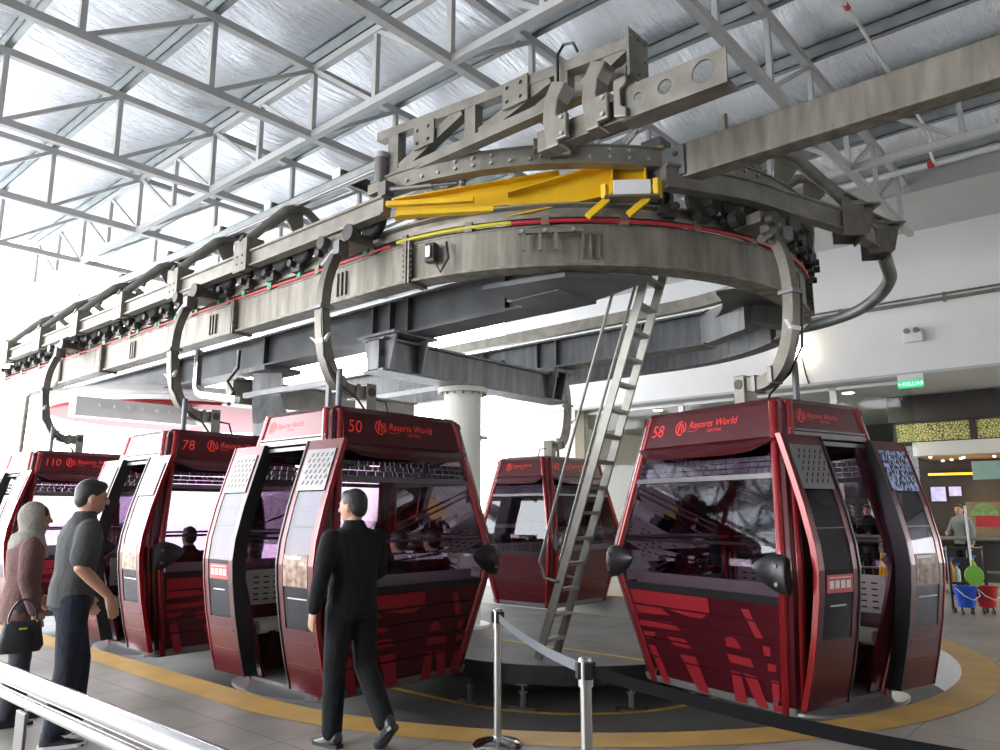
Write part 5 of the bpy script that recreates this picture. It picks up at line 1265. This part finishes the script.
# people at the shop and beyond
PB_ = pose(head_yaw=R(20), Rr=dict(elbow=(.05, -.25, 1.13), wrist=(.25, -.15, 1.08)))
person((17.6, 4.95, 0), R(160), 'person in dark coat, leftmost of the group seen through the door of gondola 58', PB_, vox=.014, height=1.70, group='people outside the shop')
person((17.7, 5.35, 0), R(200), 'person in dark clothes at the back of the group seen through gondola 58 door', PB_, vox=.014, height=1.68, top='darkskirt', group='people outside the shop')
person((17.5, 4.6, 0), R(120), 'person in black suit with light shirt standing behind the railing beside the yellow floor sign', PB_, vox=.014, height=1.74, group='people outside the shop')
person((17.6, 4.2, 0), R(95), 'person with pale bag over dark clothes nearest the yellow floor sign', PB_, vox=.014, height=1.66, top='cream', group='people outside the shop')
person((19.3, 3.55, 0), R(150), 'man in grey shirt standing at the cafe counter', PB_, vox=.014, height=1.72, top='greycloth', group='people outside the shop')
person((14.5, 12.2, 0), R(180), 'person in white top with dark shoulder strap seen through the far gondola', pose(head_yaw=R(10)), vox=.014, height=1.7, top='whitecloth', sleeve='short')
# ================================================================== PROPS ON THE PLATFORM
def stanchion(x, y, label, rz):
    r = empty('queue_post', (x, y, 0), rz, label, 'queue post', 'chrome queue posts')
    mb = MB(); mb.lathe([(.02, 0), (.165, 0), (.17, .012), (.15, .03), (.07, .05), (.035, .06), (.02, .06)], (0, 0, 0), 32); mb.build('base', 'chrome', r, smooth=True)
    mb = MB(); mb.cyl((0, 0, .05), (0, 0, .80), .027, 20); mb.build('tube', 'chrome', r, smooth=True)
    mb = MB(); mb.cyl((0, 0, .765), (0, 0, .875), .036, 20); mb.lathe([(.03, .875), (.036, .875), (.03, .888), (.01, .893)], (0, 0, 0), 20); mb.build('head', 'chrome', r, smooth=True)
    mb = MB()
    for a in (0, PI/2, PI, -PI/2): mb.box((.034*math.cos(a), .034*math.sin(a), .835), (.02, .042, .075), a)
    mb.build('belt_cassette', 'black', r, bevel=.004)
    return r
S1, S2, S3 = (4.11, 3.62), (3.03, 2.13), (2.55, .35)
def ang(a, b): return math.atan2(b[1]-a[1], b[0]-a[0])
stanchion(*S1, 'chrome queue post further back, its round base on the yellow edge', ang(S1, S2))
stanchion(*S2, 'chrome queue post nearest the viewer, base below the picture edge', ang(S2, S1))
def belt(a, b, m, label, sag=.03):
    A, B = Vector((*a, .835)), Vector((*b, .835)); d = (B-A).normalized(); A += d*.04; B -= d*.04
    mb = MB(); n = 12; sd = Vector((-d.y, d.x, 0))*.0015; prev = None
    pts = [A.lerp(B, k/n)-Vector((0, 0, sag*4*(k/n)*(1-k/n))) for k in range(n+1)]
    mb.bar(pts, .003, .05, Vector((-d.y, d.x, 0)))
    return tag(mb.build('queue_belt', m), label, 'queue belt')
belt(S1, S2, 'beltgrey', 'grey queue belt stretched between the two chrome posts')
belt(S2, (2.72, .30), 'beltblack', 'black queue belt running past gondola 58 from the near post')
# chrome handrail at lower left
r = empty('handrail', (.97, 3, 0), 0, 'shiny steel handrail in front of the man in the grey polo', 'handrail')
mb = MB(); mb.tube([(.96, 5.2, 1.0), (.96, .8, 1.0)], .029, 20); mb.build('top_rail', 'chrome', r, world=True, smooth=True)
mb = MB(); mb.tube([(.965, 5.2, .935), (.965, .8, .935)], .018, 16); mb.build('lower_rail', 'chrome', r, world=True, smooth=True)
for y in (2.95, 1.0):
    mb = MB(); mb.box((.97, y, .45), (.012, .085, .9)); mb.build('flat_post', 'greyplate', r, world=True, bevel=.003)
# cleaning cart with buckets
cx_, cy_ = 14.18, 2.70; q = R(-49)
cart = empty('cleaning_cart', (cx_, cy_, 0), q, 'black wheeled cleaning cart in front of the cafe', 'cleaning cart')
mb = MB()
for x in (-.28, .28):
    for y in (-.2, .2): mb.beam((x, y, .08), (x, y, 1.02 if y < 0 else .95), .035, .035)
for z in (.30, .98):
    mb.beam((-.28, -.2, z), (.28, -.2, z), .03, .03); mb.beam((-.28, .2, z), (.28, .2, z), .03, .03); mb.beam((-.28, -.2, z), (-.28, .2, z), .03, .03); mb.beam((.28, -.2, z), (.28, .2, z), .03, .03)
mb.build('frame', 'black', cart)
mb = MB(); mb.box((0, 0, .30), (.6, .42, .03)); mb.build('shelf', 'black', cart)
mb = MB(); mb.box((0, .16, .62), (.5, .05, .4)); mb.box((0, .02, .45), (.5, .3, .03)); mb.build('tray', 'black', cart)
for x in (-.25, .25):
    for y in (-.18, .18):
        mb = MB(); mb.lathe([(.01, -.015), (.045, -.015), (.05, 0), (.045, .015), (.01, .015)], (x, y, .05), 14, mtx=Matrix.Rotation(PI/2, 4, 'Y')); mb.build('wheel', 'tyre', cart)
rot = Matrix.Rotation(q, 4, 'Z')
def cw(x, y, z): v = rot @ Vector((x, y, 0)); return (cx_+v.x, cy_+v.y, z)
for x, m, l in ((-.16, 'blue', 'blue plastic mop bucket at the front of the cleaning cart'), (.16, 'redplastic', 'red plastic mop bucket at the front of the cleaning cart')):
    r = empty('bucket', cw(x, -.37, .12), q, l, 'bucket')
    mb = MB(); mb.loft([((0, 0, .0), (.115, 0, 0), (0, .11, 0)), ((0, 0, .30), (.165, 0, 0), (0, .15, 0)), ((0, 0, .31), (.175, 0, 0), (0, .16, 0)), ((0, 0, .305), (.155, 0, 0), (0, .14, 0)), ((0, 0, .06), (.11, 0, 0), (0, .10, 0))], 18); mb.build('tub', m, r, smooth=True)
    mb = MB(); mb.tube([(-.16, -.02, .29), (-.12, -.17, .18), (.0, -.2, .12), (.12, -.17, .18), (.16, -.02, .29)], .008, 6); mb.build('handle', 'white', r, smooth=True)
    mb = MB()
    for wx in (-.08, .08): mb.cyl((wx-.015, 0, -.08), (wx+.015, 0, -.08), .035, 10); mb.beam((wx, 0, -.06), (wx, 0, .01), .02, .02)
    mb.build('castor', 'black', r)
r = empty('mop', cw(.06, -.24, .35), q, 'mop with long white handle standing in the cleaning cart', 'mop')
mb = MB(); mb.tube([(0, 0, .0), (0, .02, 1.3)], .018, 10); mb.build('handle', 'white', r, smooth=True)
mb = MB(); mb.lathe([(.02, -.06), (.13, -.03), (.14, .0), (.1, .04), (.03, .1)], (0, 0, .0), 16); mb.build('head', 'whitecloth', r, smooth=True)
r = empty('dustpan', cw(.03, -.29, .44), q, 'round lime green dustpan clipped on the cleaning cart', 'dustpan')
mb = MB(); mb.prism([(.15*math.cos(R(a)), .15*math.sin(R(a))) for a in range(0, 360, 20)], .03, frame((0, -.02, .14), (1, 0, 0), (0, 0, 1))); mb.build('pan', 'greenplastic', r, bevel=.006)
mb = MB(); mb.box((0, -.03, .32), (.04, .03, .12)); mb.build('grip', 'greenplastic', r, bevel=.006)
for x, m, h, l in ((-.17, 'orange', .36, 'orange cleaning bottle at the left of the cart tray'), (-.08, 'white', .28, 'white and blue cleaning bottle beside the orange one in the cart tray'), (.19, 'orange', .40, 'tall orange cleaning bottle at the right of the cart tray')):
    r = empty('cleaning_bottle', cw(x, -.06, .467), q, l, 'bottle', 'cleaning bottles in the cart')
    mb = MB(); mb.lathe([(.01, 0), (.045, 0), (.05, .02), (.05, h*.6), (.02, h*.8), (.018, h*.9)], (0, 0, 0), 14); mb.build('bottle_body', m, r, smooth=True)
    mb = MB(); mb.lathe([(.01, h*.88), (.024, h*.88), (.024, h), (.01, h)], (0, 0, 0), 12); mb.box((.03, 0, h*.97), (.06, .02, .03)); mb.build('trigger_cap', 'blue', r, smooth=True)
# yellow wet floor sign
r = empty('floor_sign', (15.55, 4.1, 0), R(-49), 'yellow folding wet floor sign standing in front of the steel railing', 'floor sign')
for s, nm in ((-1, 'front_panel'), (1, 'back_panel')):
    mm = Matrix.Rotation(R(11)*s, 4, 'X')
    mb = MB(); mb.prism([(-.16, 0), (.16, 0), (.125, .82), (.05, .82), (.05, .76), (-.05, .76), (-.05, .82), (-.125, .82)], .02, Matrix.Translation((0, s*.17, 0)) @ mm @ Matrix.Rotation(PI/2, 4, 'X')); pn = mb.build(nm, 'signyellow', r)
    if s == -1:
        mb = MB(); q2 = Matrix.Translation((0, s*.17, 0)) @ mm @ Matrix.Rotation(PI/2, 4, 'X') @ Matrix.Translation((0, 0, .022))
        for cx in (-.06, .06):
            mb.prism([(cx+.05*math.sin(R(a)), .36+.05*math.cos(R(a))) for a in range(0, 360, 120)], .002, q2)
            mb.prism([(cx-.035, .20), (cx+.035, .20), (cx+.02, .28), (cx-.02, .28)], .002, q2)
        for zz in (.5, .55): mb.prism([(-.09, zz), (.09, zz), (.09, zz+.03), (-.09, zz+.03)], .002, q2)
        mb.build('warning_marks', 'redplastic', pn)

# ================================================================== LIGHT, CAMERA
w = bpy.data.worlds.new('World'); scn.world = w; w.use_nodes = True
nt = w.node_tree; bg = nt.nodes['Background']
tc = nt.nodes.new('ShaderNodeTexCoord'); sepx = nt.nodes.new('ShaderNodeSeparateXYZ'); rp_ = nt.nodes.new('ShaderNodeValToRGB')
rp_.color_ramp.elements[0].position = .0; rp_.color_ramp.elements[0].color = (1.0, .98, .97, 1)
rp_.color_ramp.elements[1].position = .6; rp_.color_ramp.elements[1].color = (.82, .91, 1.0, 1)
nt.links.new(tc.outputs['Generated'], sepx.inputs[0]); nt.links.new(sepx.outputs[2], rp_.inputs[0]); nt.links.new(rp_.outputs[0], bg.inputs[0])
bg.inputs[1].default_value = 8.5
def area(loc, rot, sx, sy, e, col=(1, 1, 1)):
    l = bpy.data.lights.new('area', 'AREA'); l.shape = 'RECTANGLE'; l.size = sx; l.size_y = sy; l.energy = e; l.color = col
    o = bpy.data.objects.new('ceiling_lamp_light', l); COL.objects.link(o); o.location = loc; o.rotation_euler = rot; return o
for x, y, e in ((18.6, 5.45, 60), (21.6, 3.1, 60), (18.4, 10.35, 60), (18.8, 1.0, 60)):
    area((x, y, 4.2), (0, 0, 0), .3, .3, e, (1, .9, .75))
for p in ((21.2, 3.6, 1.9),):
    l = bpy.data.lights.new('cafe_fill_light', 'POINT'); l.energy = 28; l.color = (1, .72, .42); l.shadow_soft_size = .25  # unseen warm fill added to brighten the wooden shop ceiling
    o = bpy.data.objects.new('cafe_fill_light', l); COL.objects.link(o); o.location = p
cam = bpy.data.cameras.new('camera'); co = bpy.data.objects.new('camera', cam); COL.objects.link(co)
cam.sensor_fit = 'HORIZONTAL'; cam.sensor_width = 36; cam.lens = 760*36/1000; cam.clip_end = 400
yaw, pit = R(41.2), math.atan(137/760)
d = Vector((math.cos(yaw)*math.cos(pit), math.sin(yaw)*math.cos(pit), math.sin(pit)))
co.location = (0, 0, 1.55); co.rotation_euler = d.to_track_quat('-Z', 'Y').to_euler()
scn.camera = co
vs_ = scn.view_settings; vs_.view_transform = 'Standard'; vs_.look = 'None'; vs_.gamma = 1; vs_.use_curve_mapping = False; vs_.exposure = .45
